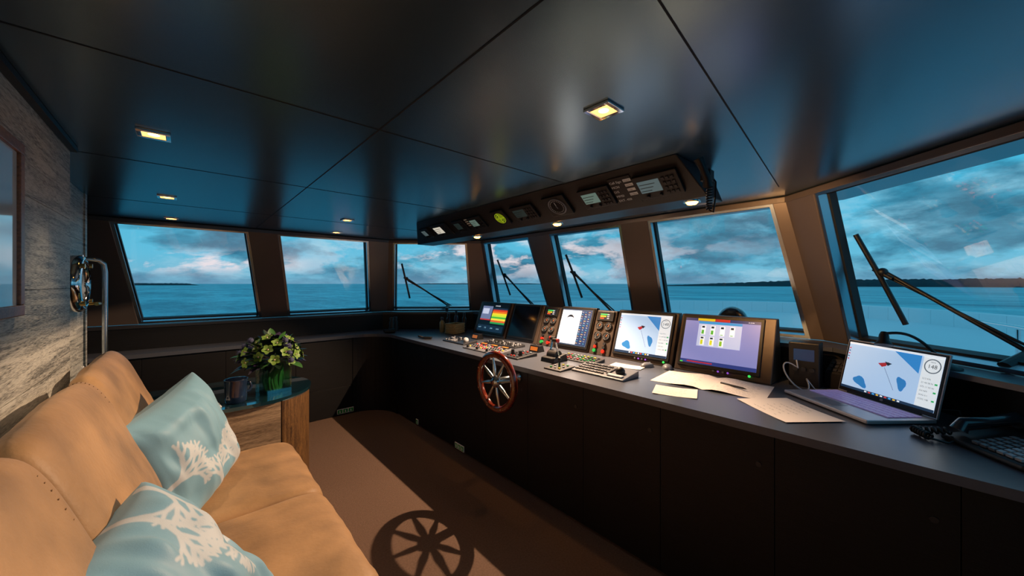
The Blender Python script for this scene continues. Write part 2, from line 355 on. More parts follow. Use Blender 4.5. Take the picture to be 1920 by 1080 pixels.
def chart(q,M,x0,y0,W,H,side_=.8):
    e=lambda c:em(c,.95)
    q.rect(x0,y0,x0+W,y0+H,e('#a9c6e6'),M,0)
    q.add([(x0+W*.5,y0+H,.0004),(x0+W*.8,y0+H*.62,.0004),(x0+W*.8,y0+H,.0004)],[(0,1,2)],e('#3484c8'),M)
    def blob(cx,cy,rx,ry,c,rot=0):
        P=[]
        for i in range(18):
            a=2*math.pi*i/18; r=1+.18*math.sin(3*a+cx*40)
            X=rx*math.cos(a)*r; Y=ry*math.sin(a)*r
            P.append((x0+W*cx+X*math.cos(rot)-Y*math.sin(rot),y0+H*cy+X*math.sin(rot)+Y*math.cos(rot),.0005))
        q.add(P,[tuple(range(18))],e(c),M)
    blob(.22,.2,W*.09,H*.09,'#3079b8',-.5); blob(.66,.36,W*.045,H*.13,'#3079b8',.3)
    q.add([(x0+W*.38,y0+H*.66,.0006),(x0+W*.5,y0+H*.72,.0006),(x0+W*.47,y0+H*.63,.0006),(x0+W*.43,y0+H*.60,.0006)],[(0,1,2,3)],e('#a02a30'),M)
    q.add([(x0+W*.45,y0+H*.72,.0007),(x0+W*.53,y0+H*.7,.0007),(x0+W*.49,y0+H*.64,.0007)],[(0,1,2)],e('#20242c'),M)
    q.add([(x0+W*.456,y0+H*.6,.0006),(x0+W*.46,y0+H*.6,.0006),(x0+W*.60,y0+H*.2,.0006),(x0+W*.596,y0+H*.2,.0006)],[(0,1,2,3)],e('#30343c'),M)
    q.rect(x0+W*side_,y0+H*.05,x0+W,y0+H,e('#dde5ea'),M,.0006)
    cx,cy,R=x0+W*(side_+1)/2,y0+H*.8,W*(1-side_)*.42
    P=[];F=[]
    for i in range(28):
        a=2*math.pi*i/28
        for rr in(R,R*.86): P.append((cx+rr*math.cos(a),cy+rr*math.sin(a),.0012))
    for i in range(28): j=(i+1)%28; F.append((2*i,2*j,2*j+1,2*i+1))
    q.add(P,F,e('#5a646e'),M)
    q.text('148',cx,cy-H*.04,H*.10,e('#1c2024'),M,.0014,'CENTER')
    q.text('HDG',cx,cy+H*.06,H*.035,e('#1c2024'),M,.0014,'CENTER')
    for i,tx in enumerate(['12.2 KN','21 44 58 N','072 11 03 W','0.0 NM','SOG 0.1','COG 148']):
        q.text(tx,x0+W*(side_+.02),y0+H*(.55-.075*i),H*.04,e('#25303a'),M,.0014)
        if i%2: q.rect(x0+W*.96,y0+H*(.55-.075*i),x0+W*.985,y0+H*(.58-.075*i),e('#32a860'),M,.0014)
    q.rect(x0,y0,x0+W,y0+H*.05,e('#20344e'),M,.0016)
    for i in range(9): q.rect(x0+W*(.3+.045*i),y0+H*.012,x0+W*(.325+.045*i),y0+H*.038,e(['#e8f0f8','#d04038','#48a8f0','#f0c040'][i%4]),M,.002)
    q.rect(x0,y0+H*.96,x0+W,y0+H,e('#dfe7ee'),M,.0016)
    for i in range(5): q.rect(x0+W*(.01),y0+H*(.86-.06*i),x0+W*.03,y0+H*(.885-.06*i),e(['#c04848','#50617a'][i%2]),M,.002)
def cbuttons(t,w,xg):
    M=FM(A)
    for i in range(4):
        q=MB(); q.cyl((-.03+.03*i,.028,.016),.006,.004,em('#8a50c8') if i%2 else GREY,M); q.obj('control_button',t)
    q=MB(); q.cyl((xg,.03,.016),.008,.004,em('#40e060'),M); q.obj('power_light',t)
t,w=housing(.60,1.21,'monitor','large console monitor showing tank level gauges in brown metal housing','monitor')
S=screen(t,w,-w/2+.045,w/2-.085,.06,.395,'#8288c4',.85)
q=MB(); e=lambda c,s=1:em(c,s); x0,x1=-w/2+.045,w/2-.085; W=x1-x0
q.rect(x0,.375,x1,.395,e('#1a2f62'),S,.0004); q.rect(x0+W*.18,.377,x0+W*.42,.395,e('#c8b020'),S,.0008); q.rect(x0+W*.42,.377,x0+W*.62,.395,e('#a82820'),S,.0008)
q.rect(x0+W*.2,.355,x0+W*.78,.373,e('#328ac8'),S,.0004); q.rect(x0+W*.2,.19,x0+W*.78,.355,e('#b4bedd'),S,.0004)
for i in range(4):
    X=x0+W*(.25+.13*i)
    q.rect(X-.004,.275,X+W*.055,.345,e('#e8eef4'),S,.0007); q.rect(X,.28,X+W*.035,.31 if i<2 else .285,e('#58a838'),S,.0011); q.rect(X,.325,X+W*.04,.34,e('#20303c'),S,.0013)
for i in range(3):
    X=x0+W*(.25+.13*i); q.rect(X-.004,.198,X+W*.055,.262,e('#e8eef4'),S,.0007); q.rect(X,.203,X+W*.035,.238,e(['#c8cc28','#d0d030','#88b830'][i]),S,.0011); q.rect(X,.245,X+W*.04,.258,e('#20303c'),S,.0013)
q.rect(x0,.06,x1,.085,e('#2c3a78'),S,.0004); q.rect(x0,.06,x0+W*.04,.068,e('#50c850'),S,.0008); q.rect(x0+W*.1,.068,x0+W*.45,.076,e('#a82830'),S,.0008); q.text('1h 23:04',x1-W*.15,.381,.010,e('#e8f0ff'),S,.0014)
q.obj('screen_graphics',t); cbuttons(t,w,w/2-.12)
t,w=housing(1.225,1.755,'monitor','console monitor showing a pale nautical chart in brown metal housing','monitor')
S=screen(t,w,-w/2+.04,w/2-.045,.06,.395,'#a9c6e6',.95)
q=MB(); chart(q,S,-w/2+.04,.06,w-.085,.335); q.obj('screen_graphics',t); cbuttons(t,w,w/2-.06)
t,w=housing(1.99,2.40,'monitor','console monitor showing a white chart with blue data column','monitor')
S=screen(t,w,-w/2+.03,w/2-.03,.05,.40,'#cdd8e6',1)
q=MB(); x0=-w/2+.03; W=w-.06
q.rect(x0+W*.66,.06,x0+W,.39,e('#22345c',.8),S,.0006)
for i in range(15):
    for j in range(3): q.text(random.choice(['148','12.2','0.0','N21','W72','HDG','SOG','DPT','32.4']),x0+W*(.675+.11*j),.373-.0215*i,.011,e(['#b8c8e0','#60b8d8','#d8c060'][(i+j)%3],.8),S,.0014)
q.rect(x0,.39,x0+W,.40,e('#30425c'),S,.0006); q.rect(x0,.05,x0+W,.06,e('#30425c'),S,.0007)
P=[(x0+W*.32+.05*math.cos(a),.29+.045*math.sin(a)) for a in [math.pi*(.15+.7*i/10) for i in range(11)]]
for k,(a,b) in enumerate(zip(P[:-1],P[1:])):
    h_=.004+.018*math.sin(math.pi*(k+.5)/10); q.add([(a[0],a[1]-h_/2,.001),(b[0],b[1]-h_/2,.001),(b[0],b[1]+h_/2,.001),(a[0],a[1]+h_/2,.001)],[(0,1,2,3)],e('#20242c'),S)
q.add([(x0+W*.28,.14,.001),(x0+W*.284,.14,.001),(x0+W*.40,.30,.001),(x0+W*.396,.30,.001)],[(0,1,2,3)],e('#9aa4b4'),S)
q.obj('screen_graphics',t)
t,w=housing(2.64,3.12,'monitor','console monitor with a blank black screen in brown housing','monitor')
screen(t,w,-w/2+.04,w/2-.06,.05,.40)
t,w=housing(3.14,3.76,'monitor','console monitor showing rainbow sonar bands beside a small plot','monitor')
S=screen(t,w,-w/2+.08,w/2-.05,.05,.40,'#0d1420',.5)
q=MB(); x0=-w/2+.08; W=w-.13
q.rect(x0+W*.02,.20,x0+W*.42,.37,e('#707ca0'),S,.0006); q.rect(x0+W*.05,.27,x0+W*.3,.34,e('#c8d0e8'),S,.001); q.rect(x0+W*.02,.19,x0+W*.42,.205,e('#c03030'),S,.001)
for i,c in enumerate(['#203048','#d84020','#f07820','#f8e030','#c8e838','#48b840','#f8e848','#e86028','#30a050']): q.rect(x0+W*.45,.33-.022*i,x0+W*.99,.352-.022*i,e(c),S,.0006)
q.rect(x0,.055,x0+W*.98,.13,e('#16283c'),S,.0006)
for i in range(4): q.text(['40 FT','12.2','200K','GAIN'][i],x0+W*(.05+.23*i),.09,.022,e('#9ad0e8'),S,.0012)
q.text('SOUNDER',x0+W*.5,.37,.02,e('#e8f0ff'),S,.0012)
q.obj('screen_graphics',t)
M=FM(A)
def gauges(y0,y1):
    t,w=housing(y0,y1,'gauge_panel','narrow brown panel with small display, round gauges and red button','gauge panel',.385)
    t['group']='engine gauge panels'
    q=MB(); q.box((0,.355,.006),(.17,.09,.02),BLACK,M); q.obj('display_bezel',t,bevel=.004)
    q=MB(); q.rect(-.06,.325,.06,.385,em('#1a2430',.6),M,.0165)
    for i in range(3): q.rect(-.05,.33+.018*i,-.01+.02*i,.34+.018*i,em(['#e85028','#f0c030','#40c868'][i],1),M,.0172); q.text('%d'%(820+i*7),.022,.33+.018*i,.014,em('#e8f0ff',1),M,.0175)
    q.obj('display',t)
    for r in range(2):
        for c in (-1,1):
            gq=MB(); T=M@Matrix.Translation((c*.045,.265-.09*r,0)); gq.lathe([(.037,0),(.037,.012),(.031,.014),(.030,.009)],BLACK,T,cap=False) 
            gq.lathe([(.001,.0095),(.031,.0095)],pm('gauge_dial','#2a2e34',.4),T)
            for k in range(9):
                a=math.radians(225-270*k/8); gq.box((.024*math.cos(a),.024*math.sin(a),.0105),(.003,.003,.001),WT,T)
            gq.add([(-.003,-.003,.0112),(.003,-.003,.0112),(.010,.018,.0112)],[(0,1,2)],em('#ff8840',.8),T)
            gq.obj('gauge',t)
    for i in range(3):
        for c in (-1,1):
            k=MB(); k.cyl((c*.045,.105-.034*i,.01),.013 if i<2 else .016,.02,[DARK,DARK,RED if c>0 else GREEN][i] if not(i==1 and c<0) else RED,M); k.obj('push_button',t)
gauges(1.765,1.98); gauges(2.41,2.63)
# ------------------------------------------------------------------ control panels on the worktop
def panel(name,label,x,y,w,d,rz=AFT,h0=.015,h1=.035,m=DARK):
    t=thing(name,label,'control panel',(x,y,.97),rz)
    q=MB(); q.extx([(-d/2,0),(-d/2,h0),(d/2,h1),(d/2,0)],-w/2,w/2,m); q.obj('panel_body',t,bevel=.004)
    a=math.atan2(h1-h0,d); c,s=math.cos(a),math.sin(a)
    return t,Matrix(((1,0,0,0),(0,c,-s,0),(0,s,c,(h0+h1)/2+.0006),(0,0,0,1)))
def buttons(t,Mt,w,d,nx,ny,mats,size=.014,x0=None,x1=None):
    x0=-w/2+.02 if x0 is None else x0; x1=w/2-.02 if x1 is None else x1
    for i in range(nx):
        for j in range(ny):
            q=MB(); q.box((x0+(x1-x0)*(i+.5)/nx,-d/2+.015+(d-.03)*(j+.5)/ny,.004),(size,size*.8,.008),random.choice(mats),Mt); q.obj('push_button',t)
t,Mt=panel('trackball_keyboard','grey control keyboard with trackball on the worktop',2.18,1.465,.42,.2,h0=.012,h1=.04,m=GREY)
buttons(t,Mt,.42,.2,9,4,[DARK,GREY,BLACK],.02,-.2,.04)
q=MB(); q.ball((.13,0,.012),.032,BLACK,Mt); q.obj('trackball',t); q=MB(); q.box((.13,-.065,.004),(.11,.03,.008),LGREY,Mt); q.obj('palm_button',t); q=MB(); q.box((.06,0,.004),(.02,.1,.008),DARK,Mt); q.obj('palm_button',t)
t,Mt=panel('trackball_keyboard','black control keyboard with trackball near the wheel',2.2,3.30,.40,.18,h0=.012,h1=.035,m=DARK)
buttons(t,Mt,.4,.18,9,4,[GREY,BLACK,LGREY],.016,-.19,.04); q=MB(); q.ball((.12,0,.01),.03,LGREY,Mt); q.obj('trackball',t)
t,Mt=panel('steering_control_panel','grey steering control panel with small displays and rows of buttons',2.13,2.72,.52,.22,h0=.01,h1=.03,m=GREY)
buttons(t,Mt,.52,.16,14,3,[DARK,BLACK,LGREY,RED,YEL],.014,-.24,.24)
for x in(-.16,0,.16): q=MB(); q.box((x,.085,.004),(.1,.035,.008),BLACK,Mt); q.rect(x-.04,.073,x+.04,.097,em('#c87830',.7),Mt,.009); q.obj('readout',t)
for x in(-.2,-.05,.1,.2):
    k=MB(); k.cyl((x,-.088,.012),.014,.024,BLACK,Mt,r2=.011); k.obj('rotary_knob',t)
t,Mt=panel('switch_panel','dark switch panel with green and yellow lit buttons',2.42,1.86,.38,.16,h0=.01,h1=.025)
buttons(t,Mt,.38,.16,10,4,[GREEN,YEL,GREY,LGREY,DARK,RED],.015)
t,Mt=panel('switch_panel','dark switch panel with small buttons and readout below the blank monitor',2.44,2.85,.5,.14,h0=.01,h1=.025)
buttons(t,Mt,.5,.14,14,3,[GREY,LGREY,DARK,BLACK],.014)
t,Mt=panel('thruster_panel','dark bow thruster panel with knobs and indicator lamps',2.15,2.30,.2,.24,h0=.012,h1=.03,m=DARK)
buttons(t,Mt,.2,.24,4,4,[GREY,LGREY,RED,DARK],.014)
for x in(-.05,.05):
    k=MB(); k.cyl((x,-.03,.02),.018,.04,BLACK,Mt,r2=.014); k.obj('rotary_knob',t)
t,Mt=panel('thruster_panel','small grey joystick panel with labelled switches',2.06,1.77,.16,.17,h0=.01,h1=.02,m=DARK)
buttons(t,Mt,.16,.17,3,3,[LGREY,GREEN,YEL],.014); k=MB(); k.tube([(0,0,0),(0,.004,.05)],[.007,.006],BLACK,Mt); k.ball((0,.004,.055),.014,BLACK,Mt); k.obj('joystick',t)
for x,y in((2.47,3.35),(2.42,2.36)):
    t=thing('display_pod','small black display pod with amber readout','display',(x,y,.97),AFT)
    q=MB(); q.extx([(-.04,0),(-.02,.06),(.03,.06),(.05,0)],-.06,.06,BLACK); q.obj('pod_body',t,bevel=.004)
    q=MB(); q.rect(-.045,.015,.045,.05,em('#b86a28',.6),FM(math.atan(.02/.06),-.0405,0),.001); q.obj('readout',t)
t=thing('engine_throttle','twin-lever engine throttle with chrome levers and red-tipped grips','throttle',(2.24,1.98,.97),AFT)
q=MB(); q.extx([(-.09,0),(-.08,.035),(.07,.06),(.09,0)],-.07,.07,BLACK); q.cyl((0,0,.045),.045,.09,DARK,ax='x'); q.obj('throttle_base',t,bevel=.005)
for x,dy in((-.045,.02),(.045,-.02)):
    k=MB(); k.tube([(x,0,.05),(x,dy,.12),(x,dy*1.6,.165)],[.009,.008,.008],CHROME); lo=k.obj('lever',t)
    k=MB(); k.cyl((x,dy*1.6,.175),.016,.055,BLACK,ax='x'); k.cyl((x*1.5,dy*1.6,.175),.0165,.012,RED,ax='x'); k.obj('grip',lo)
# ship's wheel
t=thing('ship_wheel','varnished mahogany steering wheel with eight steel spokes on console front','ship wheel',(1.72,2.095,.87),AFT)
Ry=Matrix.Rotation(math.radians(90),4,'X')
q=MB(); pr=[(.178,-.012),(.184,-.019),(.200,-.022),(.218,-.019),(.226,-.008),(.226,.008),(.218,.019),(.200,.022),(.184,.019),(.178,.012),(.178,-.012)]
q.lathe(pr,TEAK,Ry,n=64); rim=q.obj('rim',t)
for k in range(8):
    a=math.pi/8+k*math.pi/4
    q=MB(); q.cyl((.202*math.cos(a),-.023,.202*math.sin(a)),.005,.004,CHROME,ax='y',n=10); q.obj('stud',rim)
for k in range(8):
    a=k*math.pi/4+math.radians(12); dx,dz=math.cos(a),math.sin(a)
    q=MB(); q.tube([(dx*r,0,dz*r) for r in(.02,.06,.09,.13,.183)],[.008,.013,.015,.011,.008],STEEL,n=10); q.obj('spoke',t)
q=MB(); q.lathe([(.001,.036),(.022,.034),(.030,.022),(.044,.012),(.044,-.012),(.026,-.02),(.022,-.195),(.05,-.20),(.05,-.2165)],STEEL,Ry,n=32); q.obj('hub',t)
q=MB(); q.lathe([(.001,.0375),(.016,.037),(.018,.03)],TEAK,Ry,n=24); q.obj('hub_cap',t)
# ------------------------------------------------------------------ overhead console
t=thing('overhead_console','long black overhead instrument console hung from the ceiling','console',(1.9,2.06,2.03),AFT)
q=MB()
Rr=[(1.38,0,0),(1.32,-.22,.169),(1.32,.2,.169),(1.38,.2,0)]
L=[(-1.62,0,0),(-1.22,-.22,.169),(-1.35,.2,.169),(-1.62,.2,0)]
q.hexa(L,Rr,BLACK); q.obj('console_shell',t,bevel=.006)
aO=-math.atan(.22/.17)
def OF(x,h,off=.0): return FM(aO,0,0)@Matrix.Translation((x,h,off))
def inst(yc,w,h,kind,label):
    x=-(yc-2.06)
    tt=thing('instrument',label,'instrument',(1.9,2.06,2.03),AFT)
    M_=OF(x,.135,.001)
    b=MB(); b.box((0,0,.009),(w,h,.017),BLACK,M_); b.obj('instrument_body',tt,bevel=.003)
    b=MB()
    if kind=='round':
        b.lathe([(.001,.0185),(.050,.0185)],em('#4a5a14',.6),M_,n=28)
        for rr in(.018,.034,.048): b.tube([(rr*math.cos(a),rr*math.sin(a),.019) for a in[2*math.pi*i/20 for i in range(20)]],.0012,em('#b8cc20',.8),M_,n=4,closed=True)
        b.box((0,0,.019),(.09,.002,.002),em('#b8cc20',.8),M_); b.box((0,0,.019),(.002,.09,.002),em('#b8cc20',.8),M_); b.obj('radar_display',tt)
    elif kind=='speaker':
        b.lathe([(.066,.018),(.064,.024),(.058,.024),(.056,.020)],GREY,M_,n=36,cap=False); b.obj('dial_rim',tt)
        b=MB(); b.lathe([(.001,.020),(.057,.020)],pm('dial_black','#1c1c1e',.35),M_,n=36)
        for i in range(24):
            a=2*math.pi*i/24; b.box((.047*math.cos(a),.047*math.sin(a),.0215),(.004,.004,.001),WT,M_)
        b.box((.0,.012,.0222),(.003,.05,.001),WT,M_); b.cyl((0,0,.022),.008,.004,STEEL,M_)
        b.obj('dial_face',tt)
    else:
        c={'screen':'#5f756c','white':'#d8d4c4','dim':'#222c2a','keys':'#566668'}[kind]
        sw=w*.5; b.rect(-w*.42,-h*.22,-w*.42+sw,h*.3,em(c,.8),M_,.0178)
        for i in range(3): b.rect(-w*.40,-h*.15+h*.14*i,-w*.40+sw*(.5+.12*i),-h*.12+h*.14*i,BLACK,M_,.0182)
        b.obj('display',tt)
        for i in range(3):
            for j in range(4): b=MB(); b.box((w*(.18+.1*i),-h*.34+h*.2*j,.019),(w*.06,h*.1,.006),DARK,M_); b.obj('key',tt)
        for xx in(-w*.3,0): b=MB(); b.cyl((xx,-h*.38,.022),.009,.012,DARK,M_); b.obj('knob',tt)
inst(3.26,.15,.12,'keys','small black radio with blue-grey display on overhead console')
inst(2.97,.26,.15,'white','radio with bright white display on overhead console')
inst(2.66,.16,.13,'dim','dark intercom unit on overhead console')
inst(2.42,.17,.13,'screen','radio with pale display and printed labels on overhead console')
inst(2.12,.14,.14,'round','square instrument with glowing yellow-green radar dial')
inst(1.86,.22,.13,'dim','dark display instrument on overhead console')
inst(1.55,.18,.16,'speaker','square black instrument with round dial on overhead console')
inst(1.25,.21,.14,'screen','satellite unit with grey display on overhead console')
inst(.88,.23,.15,'keys','marine radio with grey display and keypad on overhead console')
tt=thing('label_card','black label card with white printed call sign lines','sign',(1.9,2.06,2.03),AFT)
b=MB(); M_=OF(-(1.07-2.06),.135,.003); b.box((0,0,.001),(.135,.19,.003),BLACK,M_); b.obj('card',tt)
b=MB()
for i,(a,c) in enumerate([('Call Sign','ZGGV'),('MCN','366922'),('D/S','3104'),('MMSI','319866'),('EXT. 450','')]):
    b.text(a,-.063,.06-.032*i,.021,WT,M_,.003)
    if c: b.rect(.020,.058-.032*i,.065,.076-.032*i,WT,M_,.003); b.text(c,.022,.061-.032*i,.013,BLACK,M_,.0036)
b.obj('printed_lines',tt)
tt=thing('label_card','small black label card with white printed lines','sign',(1.9,2.06,2.03),AFT)
b=MB(); M_=OF(-(2.54-2.06),.15,.003); b.box((0,0,.001),(.06,.1,.003),BLACK,M_); b.obj('card',tt)
b=MB()
for i in range(4): b.rect(-.024,.03-.022*i,.02,.038-.022*i,WT,M_,.0032)
o=b.obj('printed_lines',tt); o['kind']='stuff'
for y,pw in((2.65,6),(1.70,7),(.78,42)):
    tt=thing('console_spotlight','small glowing amber spotlight under the overhead console','lamp',(1.955,y,2.03),0,'overhead console spotlights')
    b=MB(); b.lathe([(.042,0),(.042,-.008),(.034,-.010),(.032,-.004)],CHROME,cap=False); b.obj('trim_ring',tt)
    b=MB(); b.lathe([(.001,-.022),(.022,-.018),(.032,-.004)],AMBER); b.obj('lens',tt)
    if y>1: light('spot_light','SPOT',(.03,0,-.035),pw,(1,.50,.18),tt,.015,110,.6,aim=(.5,0,-.86))
    else: light('spot_light','SPOT',(.03,0,-.035),pw,(1,.50,.18),tt,.015,84,.7,aim=(1.2,-.22,-.32))
tt=thing('radio_handset','black radio handset with coiled cord hanging at the console end','handset',(1.80,.65,2.07),AFT)
b=MB(); b.box((0,.0,.03),(.045,.05,.05),DARK); b.obj('cradle',tt,bevel=.004)
b=MB(); b.tube([(.0,-.10,.09),(.01,-.08,.05),(.015,-.045,.01),(.01,-.02,-.02)],[.022,.016,.016,.022],BLACK,n=12); b.obj('handset_grip',tt)
def coil(p0,p1,sag,r,turns,*_):
    P=[];N=turns*8
    p0=Vector(p0);p1=Vector(p1);d=(p1-p0).normalized();u=d.orthogonal().normalized();w=d.cross(u)
    for i in range(N+1):
        f=i/N; a=2*math.pi*turns*f; c=p0.lerp(p1,f)+Vector((0,0,-sag*4*f*(1-f)))
        P.append(c+(u*math.cos(a)+w*math.sin(a))*r)
    return P
b=MB(); b.tube(coil((.01,0,-.02),(.012,-.01,-.13),0,.011,9),.004,BLACK,n=6); b.tube([(.012,-.01,-.13),(.03,-.01,-.145),(.035,0,-.08),(.03,.02,0),(.01,.03,.03)],.004,BLACK,n=6); b.obj('coiled_cord',tt)
# ------------------------------------------------------------------ ceiling downlights
WARM=(1,.70,.45)
for x,y,pw in((1.07,.72,6),(-.096,2.04,18),(-.097,3.45,22),(-.1,4.55,10),(1.125,3.565,4),(1.30,4.5,4),(-.096,.63,15),(.25,-.35,22)):  # last two are unseen fixtures, added to brighten the sofa and pillows
    tt=thing('ceiling_downlight','small square chrome ceiling downlight glowing amber','lamp',(x,y,ZC),0,'ceiling downlights')
    b=MB()
    for a,c,w,d in((0,.042,.1,.016),(0,-.042,.1,.016),(.042,0,.016,.07),(-.042,0,.016,.07)): b.box((a,c,-.005),(w,d,.009),CHROME)
    b.obj('frame',tt,bevel=.002)
    b=MB(); b.box((0,0,-.002),(.07,.07,.004),AMBERLO); b.cyl((0,0,-.0045),.018,.002,AMBER); b.obj('lens',tt)
    if pw==22 and y<0: light('downlight','SPOT',(0,0,-.02),26,(1,.92,.84),tt,.05,75,.8,(math.radians(38),math.radians(8),0))  # near-white fill spot of the added fixture behind the camera
    else: light('downlight','SPOT',(0,0,-.02),pw,WARM,tt,.03,78,.9)
tt=thing('ceiling_downlight','warm ceiling downlight above the helm worktop','lamp',(2.62,2.22,ZC),0)
b=MB(); b.lathe([(.05,0),(.05,-.008),(.035,-.01),(.034,-.003)],CHROME,cap=False); b.obj('frame',tt)
b=MB(); b.lathe([(.001,-.006),(.033,-.004)],AMBERLO); b.obj('lens',tt)
light('downlight','SPOT',(0,0,-.035),390,(1,.63,.38),tt,.010,122,.35,aim=(-1.65,-.15,-1.9))
# ------------------------------------------------------------------ papers, mice, pen
def sheet(name,label,cx,cy,w,d,rz,lines=8,z=.9703,spread=False,wr=.8):
    t=thing(name,label,'paper',(cx,cy,z),rz)
    q=MB(); nx=12
    v=[];f=[]
    for i in range(nx+1):
        u=i/nx*2-1; zz=.001+(.004*(u*u) if not spread else .012*math.exp(-(abs(u)-.25)**2*12)*min(1,abs(u)*6))
        for yy in(-d/2,d/2): v.append((u*w/2,yy,zz))
    for i in range(nx): f.append((2*i,2*i+2,2*i+3,2*i+1))
    q.add(v,f,PAPER,None,True); q.obj('sheet',t)
    q=MB()
    for k in range(lines):
        y=d/2-d*(k+1)/(lines+1)
        for c in([-1,1] if spread else [0]):
            xa=-w/2*wr if not spread else (c*w/4-w*.2); xb=xa+(w*wr if not spread else w*.4)
            x=xa
            while x<xb-.03:
                l=random.uniform(.008,.022)
                if random.random()<.75:
                    zz=lambda X:.0018+(.004*(2*X/w)**2 if not spread else .012*math.exp(-(abs(2*X/w)-.25)**2*12)*min(1,abs(2*X/w)*6)+.0006)
                    q.add([(x,y,zz(x)),(x+l,y,zz(x+l)),(x+l,y+.002,zz(x+l)),(x,y+.002,zz(x))],[(0,1,2,3)],INK)
                x+=l+.006
    o=q.obj('handwriting',t); o['kind']='stuff'
    return t
sheet('logbook','open logbook with ruled handwritten pages on the worktop',2.46,.87,.62,.36,AFT+.10,12,spread=True)
sheet('paper_note','loose sheet with handwritten lines on the worktop edge',2.12,.94,.23,.19,AFT+.35,4)
sheet('paper_note','loose handwritten paper sheet beside the laptop',2.23,.435,.34,.28,math.radians(-130),7,wr=.5)
sheet('paper_note','small white printed sheet below the chart monitor',2.5,1.47,.24,.12,AFT+.15,5)
t=thing('pen','black ballpoint pen lying on the logbook','pen',(2.45,.74,.986),AFT-.25)
q=MB(); q.tube([(-.075,0,0),(-.06,0,0),(.06,0,0),(.08,0,-.001)],[.0055,.006,.006,.0015],BLACK,n=10); q.obj('barrel',t)
q=MB(); q.box((-.045,0,.007),(.05,.003,.002),STEEL); q.obj('clip',t)
for x,y,r in((2.60,1.365,-.3),(2.655,1.235,.5)):
    t=thing('computer_mouse','dark grey computer mouse on the worktop','mouse',(x,y,.97),AFT+r,'computer mice')
    q=MB(); q.lathe([(.034,0),(.036,.008),(.03,.022),(.018,.031),(.001,.034)],GREY,Matrix.Diagonal((1,1.6,1,1)),n=20); q.obj('mouse_body',t)
    q=MB(); q.cyl((0,.03,.03),.006,.005,BLACK,ax='x'); q.obj('scroll_wheel',t)
# ------------------------------------------------------------------ laptop
rz=math.atan2(-.757,-.653)
t=thing('laptop','open silver laptop showing a nautical chart on the worktop','laptop',(2.53,.225,.972),rz)
SIL=pm('laptop_silver','#c2c0c8',.35,metal=.5,var=.03); KEY=pm('laptop_key','#a596d8',.4,emit=.15)  # purple light on the keys is put into their colour and slight glow
q=MB(); q.box((0,0,.011),(.48,.32,.018),SIL); q.obj('laptop_base',t,bevel=.005)
q=MB(); q.box((0,.045,.0205),(.43,.155,.001),pm('key_well','#6a5f88',.4)); kb=q.obj('keyboard',t)
for r in range(5):
    for c in range(17):
        if r==0 and 4<c<10: continue
        q=MB(); q.box((-.2+.025*c,-.022+.033*r,.023),(.021,.026,.004),KEY); q.obj('key',kb)
q=MB(); q.box((-.0255,-.022,.023),(.12,.026,.004),KEY); q.obj('key',kb)
q=MB(); q.box((-.02,-.1,.0203),(.13,.085,.0012),pm('touchpad','#9a98a2',.25)); q.obj('touchpad',t)
a=math.radians(13); Ml=FM(a,.158,.02)
q=MB(); q.box((0,.148,-.004),(.48,.296,.009),SIL,Ml); q.box((0,.148,.0015),(.47,.286,.003),BLACK,Ml); lid=q.obj('laptop_lid',t,bevel=.002)
q=MB(); chart(q,Ml@Matrix.Translation((0,0,.0034)),-.225,.024,.45,.258,.82); q.obj('screen',lid)
q=MB(); q.cyl((0,.158,.02),.008,.36,DARK,ax='x'); q.obj('hinge',t)
q=MB(); q.lathe([(.001,.0035),(.008,.0035)],LGREY,Ml@Matrix.Translation((0,.0125,0))); q.obj('badge',lid)
t=thing('charging_cable','black charging cable looping from the laptop side','cable',(2.5,-.10,.975),0)
q=MB(); q.tube([(0,0,.012),(.03,-.04,.02),(.1,-.03,.05),(.14,.04,.03),(.2,.08,.002)],.004,BLACK); q.obj('cord',t)
# ------------------------------------------------------------------ desk phone
t=thing('desk_phone','black multi-button desk telephone on the worktop','telephone',(2.27,-.245,.971),math.atan2(-.63,-.78))
q=MB(); q.extx([(-.13,0),(-.13,.02),(.13,.07),(.13,0)],-.13,.15,BLACK); q.obj('phone_base',t,bevel=.008)
a=math.atan2(.05,.26);c,s=math.cos(a),math.sin(a); Mp=Matrix(((1,0,0,0),(0,c,-s,0),(0,s,c,.0455),(0,0,0,1)))
q=MB(); q.box((.05,.08,.004),(.15,.07,.008),DARK,Mp); q.rect(-.01,.06,.11,.1,em('#6a7a78',.4),Mp,.009); q.obj('display',t)
for i in range(6):
    for j in range(6): q=MB(); q.box((-.02+.027*i,-.105+.024*j,.005),(.02,.015,.009),GREY if i<3 else LGREY,Mp); q.obj('key',t)
q=MB(); q.tube([(-.09,-.1,.05),(-.09,-.085,.078),(-.09,0,.088),(-.09,.085,.11),(-.09,.105,.09)],[.026,.022,.017,.022,.028],pm('handset_plastic','#1c2026',.25,coat=.4),n=14); q.obj('handset',t)
q=MB(); q.tube(coil((-.1,-.12,.04),(-.17,-.19,.016),.0,.012,6),.0045,BLACK,n=6); q.tube(coil((-.17,-.19,.018),(-.09,-.20,.018),.0,.012,6),.0045,BLACK,n=6); q.tube([(-.09,-.20,.012),(-.06,-.16,.006),(-.08,-.12,.01)],.0045,BLACK,n=6); q.obj('coiled_cord',t)
